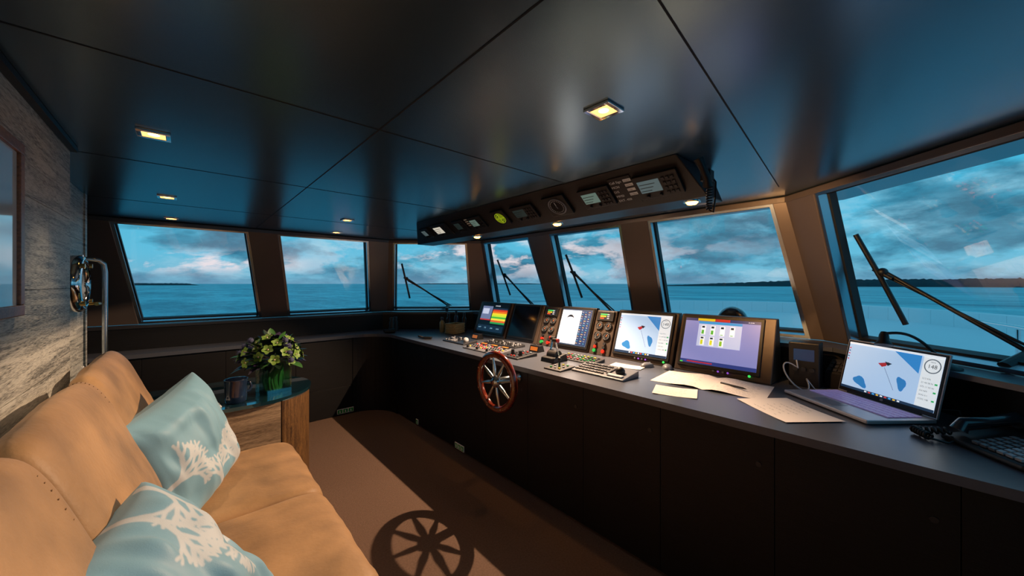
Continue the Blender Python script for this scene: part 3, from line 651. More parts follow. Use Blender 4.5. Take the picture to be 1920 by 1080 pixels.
# ------------------------------------------------------------------ gooseneck lamp
t=thing('gooseneck_lamp','black gooseneck chart lamp standing on the window ledge','lamp',(2.66,-.09,Z0-.004),0)
q=MB(); q.lathe([(.055,0),(.055,.008),(.03,.02),(.016,.03),(.001,.032)],BLACK); q.obj('lamp_base',t)
bz=[]; hd=Vector((-.07,.20,.115))
for i in range(15):
    f=i/14; bz.append((hd*f)+Vector((0,0,.055*math.sin(math.pi*f)+.02*(1-f)+.035*f)))
q=MB(); q.tube(bz,.007,BLACK,n=10); q.obj('gooseneck',t)
q=MB(); q.lathe([(.012,.045),(.018,.03),(.022,.0),(.036,-.022),(.034,-.024),(.001,-.01)],BLACK,Matrix.Translation(hd)@Matrix.Rotation(.35,4,'Y')); q.obj('lamp_head',t)
# ------------------------------------------------------------------ radios by the big monitor
t=thing('radio_receiver','black upright radio unit with knobs beside the large monitor','radio',(2.86,.46,.97),AFT)
q=MB(); q.box((0,0,.135),(.15,.12,.27),BLACK); q.obj('radio_body',t,bevel=.006)
q=MB(); q.rect(-.05,.16,.05,.23,pm('blue_dark_screen','#1a3660',.15,emit=.2),FM(0,-.0605,0)); q.obj('display',t)
for i in range(3): q=MB(); q.cyl((-.04+.04*i,-.068,.11),.013,.016,DARK,ax='y'); q.obj('knob',t)
t=thing('keypad_unit','low black keypad unit behind the laptop','keypad',(2.90,.25,.97),AFT-.35)
q=MB(); q.extx([(-.05,0),(-.04,.09),(.04,.17),(.05,0)],-.12,.10,BLACK); q.obj('unit_body',t,bevel=.005)
Mk=FM(math.atan2(.08,.08),-.04,.09)
for i in range(8):
    for j in range(3): q=MB(); q.box((-.1+.026*i,.025+.027*j,.003),(.018,.018,.006),DARK,Mk); q.obj('key',t)
t=thing('data_cable','looped grey cable hanging between radio and laptop','cable',(2.70,.50,.975),0)
P=[(math.cos(a)*.05,-.02+math.sin(a)*.06,.075+.07*math.sin(a+.6)) for a in[2*math.pi*i/24 for i in range(22)]]
q=MB(); q.tube([(.07,-.01,.16)]+P+[(.05,-.10,.004),(.09,-.15,.003)],.004,LGREY); q.obj('cord',t)
# ------------------------------------------------------------------ compass dome on the ledge
t=thing('compass','magnetic compass with dark glass dome on the window ledge','compass',(3.12,.945,Z0-.004),AFT)
q=MB(); q.lathe([(.13,0),(.13,.03),(.12,.05),(.115,.09),(.12,.1)],BLACK,n=32); q.obj('compass_base',t)
q=MB(); q.lathe([(.108*math.cos(x),.10+.125*math.sin(x)) for x in[math.pi/2*i/10 for i in range(10)]]+[(.001,.225)],pm('smoked_dome','#0c0d10',.06,coat=1),n=32); q.obj('dome',t)
for sx in(-1,1): q=MB(); q.tube([(.145*sx,0,.02),(.145*sx,0,.12),(.12*sx,0,.13)],.009,BLACK); q.obj('bracket',t)
# ------------------------------------------------------------------ basket, bottles, binoculars, mic
t=thing('woven_basket','small square woven rattan basket on the worktop','basket',(2.55,3.93,.973),.3)
RAT=pm('rattan','#a58c5c',.7,var=.3,scale=40)
q=MB()
for k in range(7):
    z=.008+k*.018; P=[]
    for i in range(40):
        a=2*math.pi*i/40; c,s=math.cos(a),math.sin(a); r=.1/(max(abs(c),abs(s))**.8)*(1+.02*(1 if (i+k)%2 else -1)); P.append((r*c,r*s*.8,z))
    q.tube(P,.010,RAT,n=5,closed=True)
q.box((0,0,.006),(.17,.13,.01),RAT); q.obj('basket_weave',t)
for i,(x,y,h,r,c) in enumerate([(2.58,4.13,.24,.035,'#1d1f26'),(2.66,4.07,.27,.032,'#23324a'),(2.74,4.0,.25,.034,'#2b2420'),(2.72,4.14,.2,.03,'#1a1a1c'),(2.50,4.16,.19,.035,'#8c7a4c')]):
    t=thing('spray_bottle','dark cleaning bottle standing behind the basket','bottle',(x,y,.97),0,'bottles by the basket')
    q=MB(); q.lathe([(r,0),(r,h*.65),(r*.5,h*.78),(r*.4,h*.8)],pm('bottle_%d'%i,c,.25),n=18); q.obj('bottle_body',t)
    q=MB(); q.lathe([(r*.5,h*.8),(r*.5,h),(r*.4,h*1.0)],DARK,n=14); q.obj('cap',t)
t=thing('binoculars','black binoculars standing on the worktop in the corner','binoculars',(2.06,4.66,.97),.6)
for x in(-.045,.045): q=MB(); q.lathe([(.04,0),(.04,.05),(.032,.07),(.034,.12),(.022,.14),(.026,.18),(.024,.185)],BLACK,Matrix.Translation((x,0,0)),n=18); q.obj('barrel',t)
q=MB(); q.cyl((0,0,.10),.014,.09,DARK); q.box((0,0,.09),(.07,.02,.04),BLACK); q.obj('bridge',t)
t=thing('compact_binoculars','small black binoculars lying on the worktop','binoculars',(1.93,4.50,.97),1.4)
for x in(-.03,.03): q=MB(); q.cyl((x,0,.028),.028,.12,BLACK,ax='y',r2=.02); q.obj('barrel',t)
q=MB(); q.box((0,0,.03),(.03,.05,.02),DARK); q.obj('bridge',t)
t=thing('handheld_microphone','small black handheld microphone on the worktop','microphone',(2.05,3.72,.97),.8)
q=MB(); q.box((0,0,.016),(.05,.09,.03),BLACK); q.obj('microphone_body',t,bevel=.008); q=MB(); q.tube(coil((0,.05,.016),(.12,.14,.016),0,.01,9),.0035,BLACK,n=6); q.obj('coiled_cord',t)
# ------------------------------------------------------------------ sofa
def catmull(P,k=5):
    n=len(P);o=[]
    for i in range(n):
        p0,p1,p2,p3=[Vector(P[(i+j-1)%n]) for j in range(4)]
        for t_ in range(k):
            t=t_/k; o.append(.5*((2*p1)+(p2-p0)*t+(2*p0-5*p1+4*p2-p3)*t*t+(3*p1-p0-3*p2+p3)*t**3))
    return o
def cushion(prof,y0,y1,r,bul,m,seed=0,xmin=-9):
    P=catmull(prof); c=sum(P,Vector((0,0)))/len(P); n=len(P)
    L=y1-y0
    E=[0,.06,.2,.45,.75,1]; ysl=[y0+r*e for e in E]+[y0+r+(L-2*r)*k/14 for k in range(1,14)]+[y1-r*e for e in E[::-1]]
    v=[];f=[]
    for y in ysl:
        e=min(y-y0,y1-y,r)/r; ins=r*.8*(1-math.sqrt(max(0,1-(1-e)**2)))
        fb=max(0,math.sin(math.pi*(y-y0)/L))**.6*bul
        for p in P:
            d=(p-c); l=d.length; q_=c+d*(1-(ins/ (l+1e-6)) + fb/(l+1e-6))
            nz=(noise.noise(Vector((q_.x*5,y*4+seed,q_.y*5)))*.012+noise.noise(Vector((q_.x*14,y*12+seed,q_.y*14)))*.005)*(1 if e>.9 else .3)
            q_=q_+d.normalized()*nz
            v.append((max(q_.x,xmin),y,q_.y))
    R=len(ysl)
    for i in range(R-1):
        for k in range(n): f.append((i*n+k,(i+1)*n+k,(i+1)*n+(k+1)%n,i*n+(k+1)%n))
    f.append(tuple(range(n))); f.append(tuple(range((R-1)*n,R*n))[::-1])
    q=MB(); q.add(v,f,m,None,True); return q
sofa=thing('sofa','tan suede leather bench sofa with three seats along the oak wall','sofa',(0,0,0))
SEG=[(2.15,2.97),(1.34,2.15),(.53,1.34)]
seatp=[(-.16,.30),(.2,.295),(.45,.30),(.535,.33),(.56,.40),(.54,.47),(.46,.505),(.2,.51),(-.08,.50),(-.18,.46),(-.20,.38)]
backp=[(-.02,.42),(-.05,.60),(-.09,.78),(-.145,.93),(-.195,1.07),(-.235,1.165),(-.275,1.218),(-.315,1.222),(-.347,1.16),(-.352,.9),(-.35,.6),(-.27,.42),(-.14,.38)]
STI=pm('stitch_thread','#7a5a38',.7)
P=catmull(backp,12)[2:90]; cB=Vector((-.23,.85))
for i,(a,b) in enumerate(SEG):
    cushion(seatp,a+.002,b-.002,.05,.016,LEATHER,i*3).obj('seat_cushion',sofa)
    cushion(backp,a+.001,b-.001,.055 if i else .08,.016,LEATHER,i*5+2,-.372).obj('backrest_cushion',sofa)
    q=MB(); yy=b-(.060 if i else .085)
    for p in P[::3]:
        d=(p-cB).normalized(); p2=p+d*.0035
        q.box((p2.x,yy,p2.y),(.0025,.005,.0025),STI)
    o=q.obj('stitching',sofa); o['kind']='stuff'
q=MB(); q.box((.07,1.75,.165),(.86,2.4,.27),LEATHER); q.obj('sofa_base',sofa,bevel=.02)
q=MB(); q.box((.06,1.75,.015),(.78,2.3,.03),BLACK); q.obj('plinth',sofa)
# ------------------------------------------------------------------ pillows with coral print
def pillowmat():
    m=bpy.data.materials.new('pillow_cotton'); m.use_nodes=True; nt=m.node_tree; b=nt.nodes['Principled BSDF']
    at=nt.nodes.new('ShaderNodeAttribute'); at.attribute_name='coral'
    n=nt.nodes.new('ShaderNodeTexNoise'); n.inputs['Scale'].default_value=300
    tc=nt.nodes.new('ShaderNodeTexCoord'); nt.links.new(tc.outputs['Object'],n.inputs['Vector'])
    mx=nt.nodes.new('ShaderNodeMix'); mx.data_type='RGBA'; mx.inputs[6].default_value=hx('#78aec8')+(1,); mx.inputs[7].default_value=hx('#cad8e0')+(1,)
    nt.links.new(at.outputs['Fac'],mx.inputs[0]); nt.links.new(mx.outputs[2],b.inputs['Base Color'])
    b.inputs['Roughness'].default_value=.55; b.inputs['Specular IOR Level'].default_value=.4; b.inputs['Sheen Weight'].default_value=.2
    bp=nt.nodes.new('ShaderNodeBump'); bp.inputs['Strength'].default_value=.2; bp.inputs['Distance'].default_value=.002
    nt.links.new(n.outputs['Fac'],bp.inputs['Height']); nt.links.new(bp.outputs[0],b.inputs['Normal']); return m
PM=pillowmat()
def pillow(label,S,T,mw,seed,roots):
    rnd=random.Random(seed); segs=[]
    def br(x,y,a,l,w,d):
        x2,y2=x+math.cos(a)*l,y+math.sin(a)*l; segs.append((x,y,x2,y2,w,w*.9))
        if d==0: return
        for da in ([-.5,.4] if rnd.random()<.55 else [-.6,0,.6]): br(x2,y2,a+da+rnd.uniform(-.15,.15),l*rnd.uniform(.68,.86),w*.82,d-1)
    for x,y,a,l,w in roots: br(x,y,a,l,w,4)
    N=170; u=np.linspace(-1,1,N+1); U,V=np.meshgrid(u,u,indexing='ij')
    mask=np.zeros_like(U)
    for x,y,x2,y2,w,w2 in segs:
        dx,dy=x2-x,y2-y; L2=dx*dx+dy*dy; t=np.clip(((U-x)*dx+(V-y)*dy)/L2,0,1)
        D=np.hypot(U-x-t*dx,V-y-t*dy)-(w+(w2-w)*t); mask=np.maximum(mask,np.clip(.5-D/.014,0,1))
    verts=[];att=[]
    for sgn in(1,-1):
        base=((1-U**2).clip(0)*(1-V**2).clip(0))**.40*T
        X=U*S*(1-.08*(1-V**2)*U**2); Y=V*S*(1-.08*(1-U**2)*V**2)
        for i in range(N+1):
            for j in range(N+1):
                e=(1-max(abs(U[i,j]),abs(V[i,j])))
                nz=noise.noise(Vector((U[i,j]*2.2+seed,V[i,j]*2.2,sgn)))*.034*min(1,e*4)+noise.noise(Vector((U[i,j]*6+seed,V[i,j]*2,sgn)))*.014*min(1,e*6)
                verts.append((X[i,j],Y[i,j],sgn*(base[i,j]+ (nz if e>0 else 0)))); att.append(mask[i,j] if sgn>0 else mask[N-i,j])
    faces=[];K=(N+1)**2
    for s_ in(0,1):
        for i in range(N):
            for j in range(N):
                a=s_*K+i*(N+1)+j; q=(a,a+N+1,a+N+2,a+1); faces.append(q if s_==0 else q[::-1])
    me=bpy.data.meshes.new('throw_pillow'); me.from_pydata(verts,[],faces); me.materials.append(PM)
    a=me.attributes.new('coral','FLOAT','POINT'); a.data.foreach_set('value',att)
    me.polygons.foreach_set('use_smooth',[True]*len(faces)); me.update()
    o=bpy.data.objects.new('throw_pillow',me); COL.objects.link(o); o.matrix_world=mw; tag(o,label,'pillow',group='sofa throw pillows'); return o
def frame(loc,nrm,up,roll=0):
    n=Vector(nrm).normalized(); u=Vector(up); x=u.cross(n).normalized(); y=n.cross(x)
    return Matrix.Translation(loc)@Matrix(((x.x,y.x,n.x,0),(x.y,y.y,n.y,0),(x.z,y.z,n.z,0),(0,0,0,1)))@Matrix.Rotation(roll,4,'Z')
pillow('pale blue cotton pillow with white coral print by the side table',.29,.15,frame((-.02,2.38,.79),(.84,-.50,.24),(0,0,1),math.radians(12)),3,
   [(-.1,-1,1.5,.26,.045),(.5,-1,1.5,.32,.05),(-1,-.2,.3,.26,.042),(.95,-.5,2.5,.2,.04)])
pillow('pale blue cotton pillow with coral print against the sofa back',.29,.16,frame((-.055,1.25,.74),(.78,-.34,.54),(0,0,1),math.radians(4)),5,
   [(-.85,-.95,1.2,.30,.045),(.3,1,-1.5,.26,.042),(.85,1,-2.1,.22,.04),(.98,.0,2.9,.24,.042)])
# ------------------------------------------------------------------ side table
ES=[(.35+.47*math.cos(a),3.62+.46*math.sin(a)) for a in[math.pi*(-.5+i/30) for i in range(31)]]
tab=thing('side_table','oak side table with rounded ridged end and dark glass top','side table',(0,0,0))
q=MB(); q.prism(ES+[(-.34,4.08),(-.34,3.16)],.715,.74,pm('dark_glass_top','#2c5a6c',.04,coat=1,var=.02,metal=.8)); q.obj('glass_top',tab,bevel=.004)
q=MB(); q.prism([(-.32,3.19),(.53,3.19),(.53,4.05),(-.32,4.05)],.0,.714,OAK2); q.obj('table_body',tab,bevel=.003)
P=[]
for i in range(91):
    a=math.pi*(-.5+i/90)*.98; r=1-(.006 if i%3==0 else 0)
    P.append((.53+.27*math.cos(a)*r,3.62+.425*math.sin(a)*r))
q=MB(); q.prism(P,.0,.714,OAK3); q.obj('ridged_end',tab)
t=thing('mug','glossy dark navy mug on the side table','mug',(.27,3.30,.74),math.radians(10))
NAVY=pm('navy_glaze','#1a2840',.15,coat=.6)
q=MB(); q.lathe([(.05,0),(.062,.01),(.066,.06),(.07,.165),(.074,.17),(.066,.168),(.06,.06),(.05,.015),(.001,.012)],NAVY,n=28); q.obj('mug_body',t)
q=MB(); q.tube([(.062,0,.13),(.085,0,.13),(.095,0,.10),(.085,0,.07),(.062,0,.065)],.009,NAVY,n=8); q.obj('handle',t)
t=thing('coaster','white square card on the side table','card',(.12,3.28,.74),.1)
q=MB(); q.box((0,0,.004),(.12,.11,.008),WT); q.obj('card_body',t,bevel=.002); q=MB(); q.rect(-.035,-.03,.035,.03,DARK,Matrix.Translation((0,0,.0086))); q.obj('card_print',t)
# flowers
fl=thing('flower_arrangement','green orchids and dark leaves in a square glass vase','flowers',(.52,3.43,.74),.35)
VGL=glassmat('clear_vase_glass',.22,(.88,.98,.95))
q=MB()
for c,d in(((0,.083,.12),(.18,.012,.24)),((0,-.083,.12),(.18,.012,.24)),((.084,0,.12),(.012,.154,.24)),((-.084,0,.12),(.012,.154,.24)),((0,0,.01),(.154,.154,.02))): q.box(c,d,VGL)
q.obj('vase',fl)
LF=pm('vase_leaf_green','#256a2e',.4,var=.5,scale=25,coat=.3)
def leaf(q,p,dirv,L,W,m,droop=.3):
    d=Vector(dirv).normalized(); sd=d.cross(Vector((0,0,1)))
    sd=sd.normalized() if sd.length>.01 else Vector((1,0,0)); up=sd.cross(d)
    v=[];f=[]
    for i in range(7):
        t_=i/6; w=W*math.sin(math.pi*min(1,t_*.93+.05))**.8
        c=Vector(p)+d*L*t_-Vector((0,0,1))*droop*L*t_*t_
        v+= [c-sd*w+up*w*.25,c,c+sd*w+up*w*.25]
    for i in range(6):
        a=i*3; f+=[(a,a+1,a+4,a+3),(a+1,a+2,a+5,a+4)]
    q.add(v,f,m,None,True)
q=MB()
rnd=random.Random(4)
for k in range(18):
    a=k*2*math.pi/18+rnd.uniform(-.2,.2); x,y=.055*math.cos(a),.055*math.sin(a)
    leaf(q,(x,y,.02),(x*.2+rnd.uniform(-.1,.1),y*.2+rnd.uniform(-.1,.1),1),.21,.024,LF,0)
o=q.obj('wrapped_leaves',fl); o['kind']='stuff'
DKL=pm('dark_leaf','#152a1c',.4,var=.4,scale=20); MDL=pm('mid_leaf','#356a2e',.45,var=.3,scale=20); PUR=pm('purple_leaf','#342846',.45,var=.4,scale=20)
rnd=random.Random(11)
q=MB()
for i in range(170):
    a=rnd.uniform(0,6.28); e_=rnd.uniform(-.15,1.45); d=Vector((math.cos(a)*math.cos(e_),math.sin(a)*math.cos(e_),math.sin(e_)))
    leaf(q,Vector((0,0,.25))+d*rnd.uniform(.07,.15),d,rnd.uniform(.10,.14),rnd.uniform(.020,.036),rnd.choice([DKL,DKL,MDL,PUR]),.2)
fo=q.obj('foliage',fl); fo['kind']='stuff'
q=MB()
for i in range(20):
    a=rnd.uniform(0,6.28)
    q.tube([(.05*math.cos(a),.05*math.sin(a),.02),(.02*math.cos(a+2),.02*math.sin(a+2),.24)],.004,MDL,n=5)
o=q.obj('stems',fl); o['kind']='stuff'
PET=pm('orchid_petal','#6f9438',.5,var=.35,scale=30); LIP=pm('orchid_lip','#ccd4a4',.5); THR=pm('orchid_throat','#a0485a',.5)
for i in range(36):
    a=i*2.39996; e_=math.asin(min(1,max(-.05,.0+i/36*.97))); R_=.19+rnd.uniform(-.02,.03)
    d=Vector((math.cos(a)*math.cos(e_),math.sin(a)*math.cos(e_),math.sin(e_)))
    c=Vector((0,0,.25))+Vector((d.x*R_,d.y*R_,d.z*R_*.95)); x=d.orthogonal().normalized(); y=d.cross(x)
    q=MB(); ph=rnd.uniform(0,6)
    for k in range(5):
        b=ph+k*2*math.pi/5; dd=(x*math.cos(b)+y*math.sin(b))*.9+d*.3
        sd=dd.cross(d).normalized(); dd.normalize(); v=[];f=[]
        for s_ in range(6):
            t_=s_/5; w=.017*math.sin(math.pi*(t_*.88+.08))**.6; cc=c+dd*.042*t_+d*(.010*math.sin(t_*2.5))
            v+=[cc-sd*w,cc+d*-.003,cc+sd*w]
        for s_ in range(5): z=s_*3; f+=[(z,z+1,z+4,z+3),(z+1,z+2,z+5,z+4)]
        q.add(v,f,PET,None,True)
    q.ball(c+d*.012,.007,LIP,n=8); q.ball(c+d*.018,.004,THR,n=6)
    q.obj('orchid_blossom',fl)
TH=pm('thistle_blue','#3b3f60',.7,var=.4,scale=60)
for i in range(16):
    a=i*2.1+.5; e_=.1+1.0*(i%4)/4; d=Vector((math.cos(a)*math.cos(e_),math.sin(a)*math.cos(e_),math.sin(e_))); c=Vector((0,0,.25))+d*.225
    q=MB(); q.ball(c,.022,TH,n=8)
    for k in range(14):
        s_=Vector((rnd.uniform(-1,1),rnd.uniform(-1,1),rnd.uniform(-1,1))).normalized(); q.tube([c+s_*.015,c+s_*.036],[.003,.0008],TH,n=4)
    q.obj('thistle',fl)
# ------------------------------------------------------------------ picture frame, clock, rail
WAL=grain('glossy_walnut',hx('#54301c'),hx('#95603a'),(3,3,3),rough=.4,scale=3,coat=0)
t=thing('picture_frame','framed picture under glass in a walnut frame on oak wall','picture',(-.374,1.345,1.76),math.pi/2)
q=MB(); w,h=.88,.51
for c,d in(((0,-.008,h/2-.016),(w,.014,.032)),((0,-.008,-h/2+.016),(w,.014,.032)),((w/2-.018,-.008,0),(.036,.014,h-.064)),((-w/2+.018,-.008,0),(.036,.014,h-.064))): q.box(c,d,WAL)
q.obj('frame',t,bevel=.003)
q=MB(); q.box((0,-.004,0),(w-.072,.006,h-.064),pm('picture_glass_print','#e0eef2',.08,var=.08,scale=3,coat=1)); q.obj('picture_print',t)
t=thing('porthole_clock','round chrome porthole clock with white dial on the oak wall','clock',(-.507,3.38,1.6),math.pi/2)
q=MB(); q.lathe([(.17,0),(.172,.03),(.16,.05),(.14,.055),(.135,.035)],CHROME,Ry,n=48,cap=False); q.obj('clock_rim',t)
q=MB(); q.lathe([(.001,.034),(.136,.034)],WT,Ry,n=48)
for k in range(12):
    a=k*math.pi/6; q.box((.115*math.cos(a),-.0355,.115*math.sin(a)),(.012,.002,.012),BLACK)
q.obj('dial',t)
q=MB(); q.add([(-.004,-.037,0),(.004,-.037,0),(.05,-.037,.05)],[(0,1,2)],BLACK); q.obj('clock_hand',t)
q=MB(); q.add([(-.004,-.0375,0),(.004,-.0375,0),(-.02,-.0375,.1)],[(0,1,2)],BLACK); q.obj('clock_hand',t)
BRS=pm('brass','#b89858',.25,metal=1)
for a in(.8,2.4,4.0,5.5): q=MB(); q.cyl((.155*math.cos(a),-.056,.155*math.sin(a)),.014,.02,BRS,ax='y'); q.obj('screw_dog',t)
t=thing('door_lever','brass door lever on a round rose','door handle',(-.507,3.60,1.47),math.pi/2)
q=MB(); q.cyl((0,-.012,0),.028,.022,BRS,ax='y'); q.obj('rose',t); q=MB(); q.tube([(0,-.02,0),(0,-.075,0),(-.03,-.085,0),(-.13,-.085,.002)],.011,BRS,n=12); q.obj('lever',t)
t=thing('grab_rail','curved brushed steel grab rail fixed to the oak wall','handrail',(-.507,3.62,1.1),0)
q=MB(); q.tube([(0,-.02,.66),(.04,-.02,.66),(.075,0,.655),(.095,.02,.63),(.10,.03,.58),(.10,.03,.2),(.10,.03,-.02),(.09,.03,-.05),(.05,.03,-.06),(0,.03,-.06)],.014,STEEL,n=14); q.obj('rail',t)
for y_,z_ in((-.02,.66),(.03,-.06)): q=MB(); q.cyl((.006,y_,z_),.026,.012,CHROME,ax='x'); q.obj('mounting_flange',t)
# ------------------------------------------------------------------ wipers (outside)
def wiper(A,B,At,Bt,n,s0,sbl,zb0,sbt,zb1,sp,zp):
    A=Vector(A).to_3d();B=Vector(B).to_3d(); d=(B-A).normalized(); At=Vector(At).to_3d()
    lean=(At-A)-d*((At-A).dot(d))
    def p(s,z,o): f=(z+1.6-Z0)/(Z1-Z0); q_=A+d*s+lean*f; q_.z=z+1.6; return q_+n*o
    base=p(s0,-.36,.15)
    t=thing('windscreen_wiper','black pantograph windscreen wiper outside the window','wiper',base,0,'windscreen wipers')
    L=lambda s,z,o:p(s,z,o)-base
    q=MB(); q.tube([L(sbl,zb0,.135),L((sbl+sbt)/2,(zb0+zb1)/2,.14),L(sbt,zb1,.135)],.014,BLACK,n=6); q.obj('wiper_blade',t)
    q=MB(); q.tube([L(s0,-.37,.16),L(sp,zp,.165)],.012,BLACK,n=6); q.obj('wiper_arm',t)
    q=MB(); q.tube([L(s0+.05,-.37,.16),L(sp+.012,zp-.035,.165)],.007,BLACK,n=6); q.obj('wiper_arm',t)
    q=MB(); q.ball(L(sp,zp,.155),.026,BLACK,n=8); q.tube([L(sp-.04,zp+.02,.15),L(sp+.05,zp-.04,.15)],.013,BLACK,n=6); q.obj('blade_joint',t)
    q=MB(); q.tube([L(s0,-.37,.16),L(s0,-.385,.02)],.03,BLACK,n=10); q.obj('pivot',t)
wiper(PB[3],PB[4],PT[3],PT[4],nB,.92,.32,.26,.44,-.28,.385,.02)
wiper(PB[2],PB[3],PT[2],PT[3],nF,4.15-2.22,4.15-2.71,.30,4.15-2.59,-.2,4.15-2.66,.08)
wiper(PB[2],PB[3],PT[2],PT[3],nF,4.15-3.43,4.15-3.95,.30,4.15-3.84,-.2,4.15-3.89,.08)
wiper(PB[1],PB[2],PT[1],PT[2],nA,.85,.22,.25,.30,-.25,.27,.03)
# ------------------------------------------------------------------ foredeck
P=[]
for i in range(41):
    a=-math.pi/2+math.pi*i/40; P.append((3.48+8.0*max(0,math.cos(a))**.8,2.25+4.3*math.sin(a)))
t=thing('foredeck','white yacht foredeck and bulwark beyond the windows','boat deck',(0,0,0))
q=MB(); q.prism(P,-6,.88,WHITE); q.obj('deck',t)
q=MB()
for i in range(40):
    a,b=P[i],P[i+1]; f=.955
    A_=(3.48+(a[0]-3.48)*f,2.25+(a[1]-2.25)*f);B_=(3.48+(b[0]-3.48)*f,2.25+(b[1]-2.25)*f)
    q.prism([a,b,B_,A_],.88,1.13,WHITE)
q.obj('bulwark',t,bevel=.01)
q=MB(); q.prism([(4.6,1.4),(7.2,1.7),(7.2,2.9),(4.6,3.2)],.88,1.0,WHITE); q.obj('deck_hatch',t,bevel=.02)
t=thing('deck_rail','curved stainless steel deck rail','handrail',(4.2,-.9,.88),0)
q=MB(); q.tube([(0,0,0),(.0,0,.25),(.06,.02,.30),(.3,.1,.32),(1.3,.3,.33),(2.2,.55,.33)],.02,CHROME,n=10); q.tube([(1.3,.3,.33),(1.3,.3,0)],.015,CHROME,n=8); q.obj('rail',t)
# ------------------------------------------------------------------ sea and land
def seamat():
    m=bpy.data.materials.new('sea_water'); m.use_nodes=True; nt=m.node_tree; b=nt.nodes['Principled BSDF']
    tc=nt.nodes.new('ShaderNodeTexCoord'); n=nt.nodes.new('ShaderNodeTexNoise'); n.inputs['Scale'].default_value=.25; n.inputs['Detail'].default_value=10; n.inputs['Roughness'].default_value=.6
    n2=nt.nodes.new('ShaderNodeTexNoise'); n2.inputs['Scale'].default_value=.03; n2.inputs['Detail'].default_value=14; n2.inputs['Roughness'].default_value=.85
    mp=nt.nodes.new('ShaderNodeMapping'); mp.inputs['Rotation'].default_value=(0,0,-.73); mp.inputs['Scale'].default_value=(1,.35,1)
    nt.links.new(tc.outputs['Object'],mp.inputs[0]); nt.links.new(mp.outputs[0],n.inputs['Vector']); nt.links.new(mp.outputs[0],n2.inputs['Vector'])
    r=nt.nodes.new('ShaderNodeValToRGB'); r.color_ramp.elements[0].position=.42; r.color_ramp.elements[1].position=.58
    r.color_ramp.elements[0].color=hx('#168c9e')+(1,); r.color_ramp.elements[1].color=hx('#84e4ea')+(1,)
    nt.links.new(n2.outputs['Fac'],r.inputs[0]); nt.links.new(r.outputs[0],b.inputs['Base Color'])
    b.inputs['Roughness'].default_value=.4; b.inputs['Specular IOR Level'].default_value=.25
    bp=nt.nodes.new('ShaderNodeBump'); bp.inputs['Strength'].default_value=1; bp.inputs['Distance'].default_value=.8
    nt.links.new(n.outputs['Fac'],bp.inputs['Height']); nt.links.new(bp.outputs[0],b.inputs['Normal']); return m
q=MB(); SM=seamat(); R_=30000
q.add([(R_*math.cos(2*math.pi*i/64),R_*math.sin(2*math.pi*i/64),-6) for i in range(64)],[tuple(range(64))],SM)
o=q.obj('sea',label='calm teal sea reaching to the horizon',cat='sea',kind='stuff')
LAND=pm('distant_trees','#0e262e',.9,var=.5,scale=.03)
def island(name,r0,r1,dist,h,seed,N=160):
    q=MB(); v=[];f=[]
    th=math.radians(41.9)
    for i in range(N+1):
        r=r0+(r1-r0)*i/N; az=th+math.atan(r); x,y=math.sin(az),math.cos(az)
        env=min(1,i/N*6,(N-i)/N*6)
        hh=h*env*(.85+.12*noise.noise(Vector((i*.08,seed,0)))+.16*noise.noise(Vector((i*.7,seed,3))))
        v+=[(x*(dist-40),y*(dist-40),-6.1),(x*dist,y*dist,-6+max(.3,hh)),(x*(dist+120),y*(dist+120),-6.1)]
    for i in range(N): a=i*3; f+=[(a,a+3,a+4,a+1),(a+1,a+4,a+5,a+2)]
    q.add(v,f,LAND,None,True); q.obj(name,label='low dark wooded island on the horizon',cat='island')
island('island',.34,3.2,1300,22,1,400); island('island',-1.07,-.86,2400,12,5,40); island('island',-.30,.12,5200,15,9,60)
# ------------------------------------------------------------------ sky
w=bpy.data.worlds.new('World'); scene.world=w; w.use_nodes=True; nt=w.node_tree; nt.nodes.clear()
N=nt.nodes.new; Lk=nt.links.new
out=N('ShaderNodeOutputWorld'); bg=N('ShaderNodeBackground'); Lk(bg.outputs[0],out.inputs[0])
tc=N('ShaderNodeTexCoord'); sep=N('ShaderNodeSeparateXYZ'); Lk(tc.outputs['Generated'],sep.inputs[0])
def MT(op,a,b=None,c=None,clamp=False):
    n=N('ShaderNodeMath'); n.operation=op; n.use_clamp=clamp
    for i,x in enumerate((a,b,c)):
        if x is None: continue
        if isinstance(x,(int,float)): n.inputs[i].default_value=x
        else: Lk(x,n.inputs[i])
    return n.outputs[0]
X,Y,Z=sep.outputs
zc=MT('ADD',MT('MAXIMUM',Z,0.0),.42)
cv=N('ShaderNodeCombineXYZ'); Lk(MT('DIVIDE',X,zc),cv.inputs[0]); Lk(MT('DIVIDE',Y,zc),cv.inputs[1]); Lk(MT('MULTIPLY',Z,3.2),cv.inputs[2])
def NZ(scale,detail,rough,off,dist=0):
    mp=N('ShaderNodeMapping'); mp.inputs['Location'].default_value=off; Lk(cv.outputs[0],mp.inputs[0])
    n=N('ShaderNodeTexNoise'); n.inputs['Scale'].default_value=scale; n.inputs['Detail'].default_value=detail; n.inputs['Roughness'].default_value=rough; n.inputs['Distortion'].default_value=dist
    Lk(mp.outputs[0],n.inputs['Vector']); return n.outputs['Fac']
def RAMP(src,st):
    r=N('ShaderNodeValToRGB'); cr=r.color_ramp
    while len(cr.elements)<len(st): cr.elements.new(.5)
    for e_,(p,c) in zip(cr.elements,st): e_.position=p; e_.color=(hg(c)+(1,)) if isinstance(c,str) else (c,c,c,1)
    Lk(src,r.inputs[0]); return r.outputs[0]
def MIX(f,a,b):
    m=N('ShaderNodeMix'); m.data_type='RGBA'
    if isinstance(f,(int,float)): m.inputs[0].default_value=f
    else: Lk(f,m.inputs[0])
    for i,x in((6,a),(7,b)):
        if isinstance(x,str): m.inputs[i].default_value=hg(x)+(1,)
        else: Lk(x,m.inputs[i])
    return m.outputs[2]
th=math.radians(41.9)
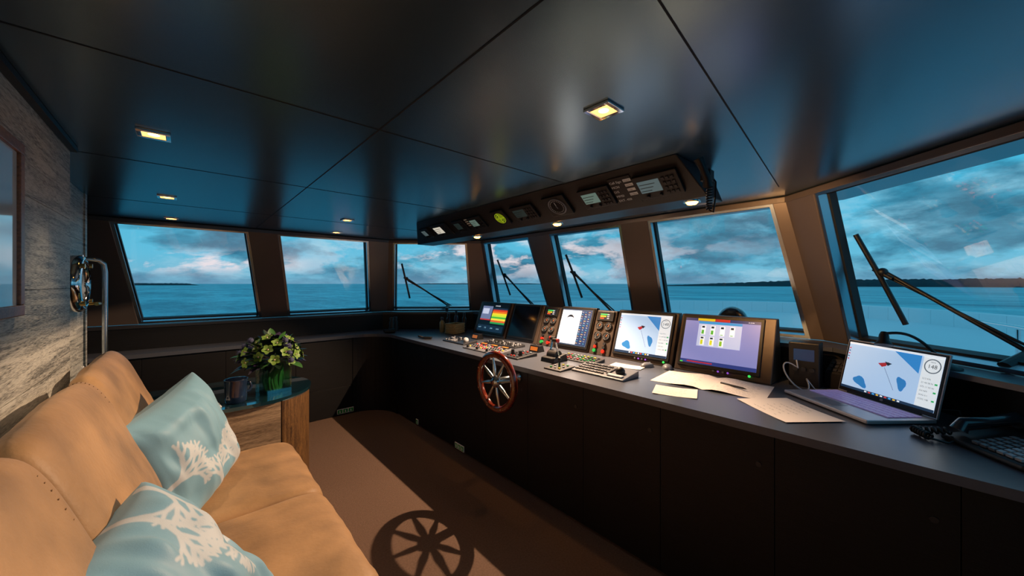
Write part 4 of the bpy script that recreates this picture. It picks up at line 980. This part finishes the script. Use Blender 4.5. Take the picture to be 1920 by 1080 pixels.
base=RAMP(Z,[(0,'#70b4cc'),(.06,'#60bad8'),(.2,'#48b4d8'),(.45,'#3ca2cc'),(1,'#3898c4')])
c1=RAMP(NZ(2.6,12,.56,(3.1,7.7,0),.15),[(.42,0.0),(.54,1.0)])
c2=RAMP(NZ(3.4,12,.58,(9.1,1.7,0),.2),[(.48,0.0),(.60,1.0)])
sh=RAMP(NZ(6.0,9,.6,(1.1,4.7,0)),[(.36,0.0),(.60,1.0)])
sky=MIX(MT('MULTIPLY',c2,.5),base,'#a4d2e2')
sky=MIX(MT('MULTIPLY',c1,.85),sky,'#3c8caa')
sky=MIX(MT('MULTIPLY',c1,MT('MULTIPLY',sh,.8)),sky,'#27627e')
def glow(az,wd,zmid,zw):
    gx,gy=math.sin(az),math.cos(az); d=MT('ADD',MT('MULTIPLY',X,gx),MT('MULTIPLY',Y,gy))
    a=MT('POWER',MT('MAXIMUM',d,0.001),wd); zz=MT('DIVIDE',MT('SUBTRACT',Z,zmid),zw); b=MT('POWER',2.718,MT('MULTIPLY',MT('MULTIPLY',zz,zz),-1.0)); return MT('MULTIPLY',a,b)
gl=MT('ADD',glow(th+math.atan(.0),14,.08,.055),MT('MULTIPLY',glow(th+math.atan(-.87),70,.045,.018),1.3),clamp=True)
c3=RAMP(NZ(3.0,12,.58,(5.3,2.2,0),.2),[(.49,0.0),(.56,1.0)])
sky=MIX(MT('MULTIPLY',gl,c3,clamp=True),sky,'#f0e2e4')
hz=MT('POWER',2.718,MT('MULTIPLY',MT('ABSOLUTE',Z),-32))
sky=MIX(MT('MULTIPLY',hz,.5),sky,'#7ea4c2')
Lk(sky,bg.inputs[0]); bg.inputs[1].default_value=1.12
# ------------------------------------------------------------------ camera
cam=bpy.data.cameras.new('camera'); co=bpy.data.objects.new('camera',cam); COL.objects.link(co)
co.location=(0,0,1.6); co.rotation_euler=(math.radians(90),0,math.radians(-41.9))
cam.sensor_width=36; cam.lens=12.77; cam.shift_y=-8/1920; cam.clip_start=.02; cam.clip_end=60000
scene.camera=co
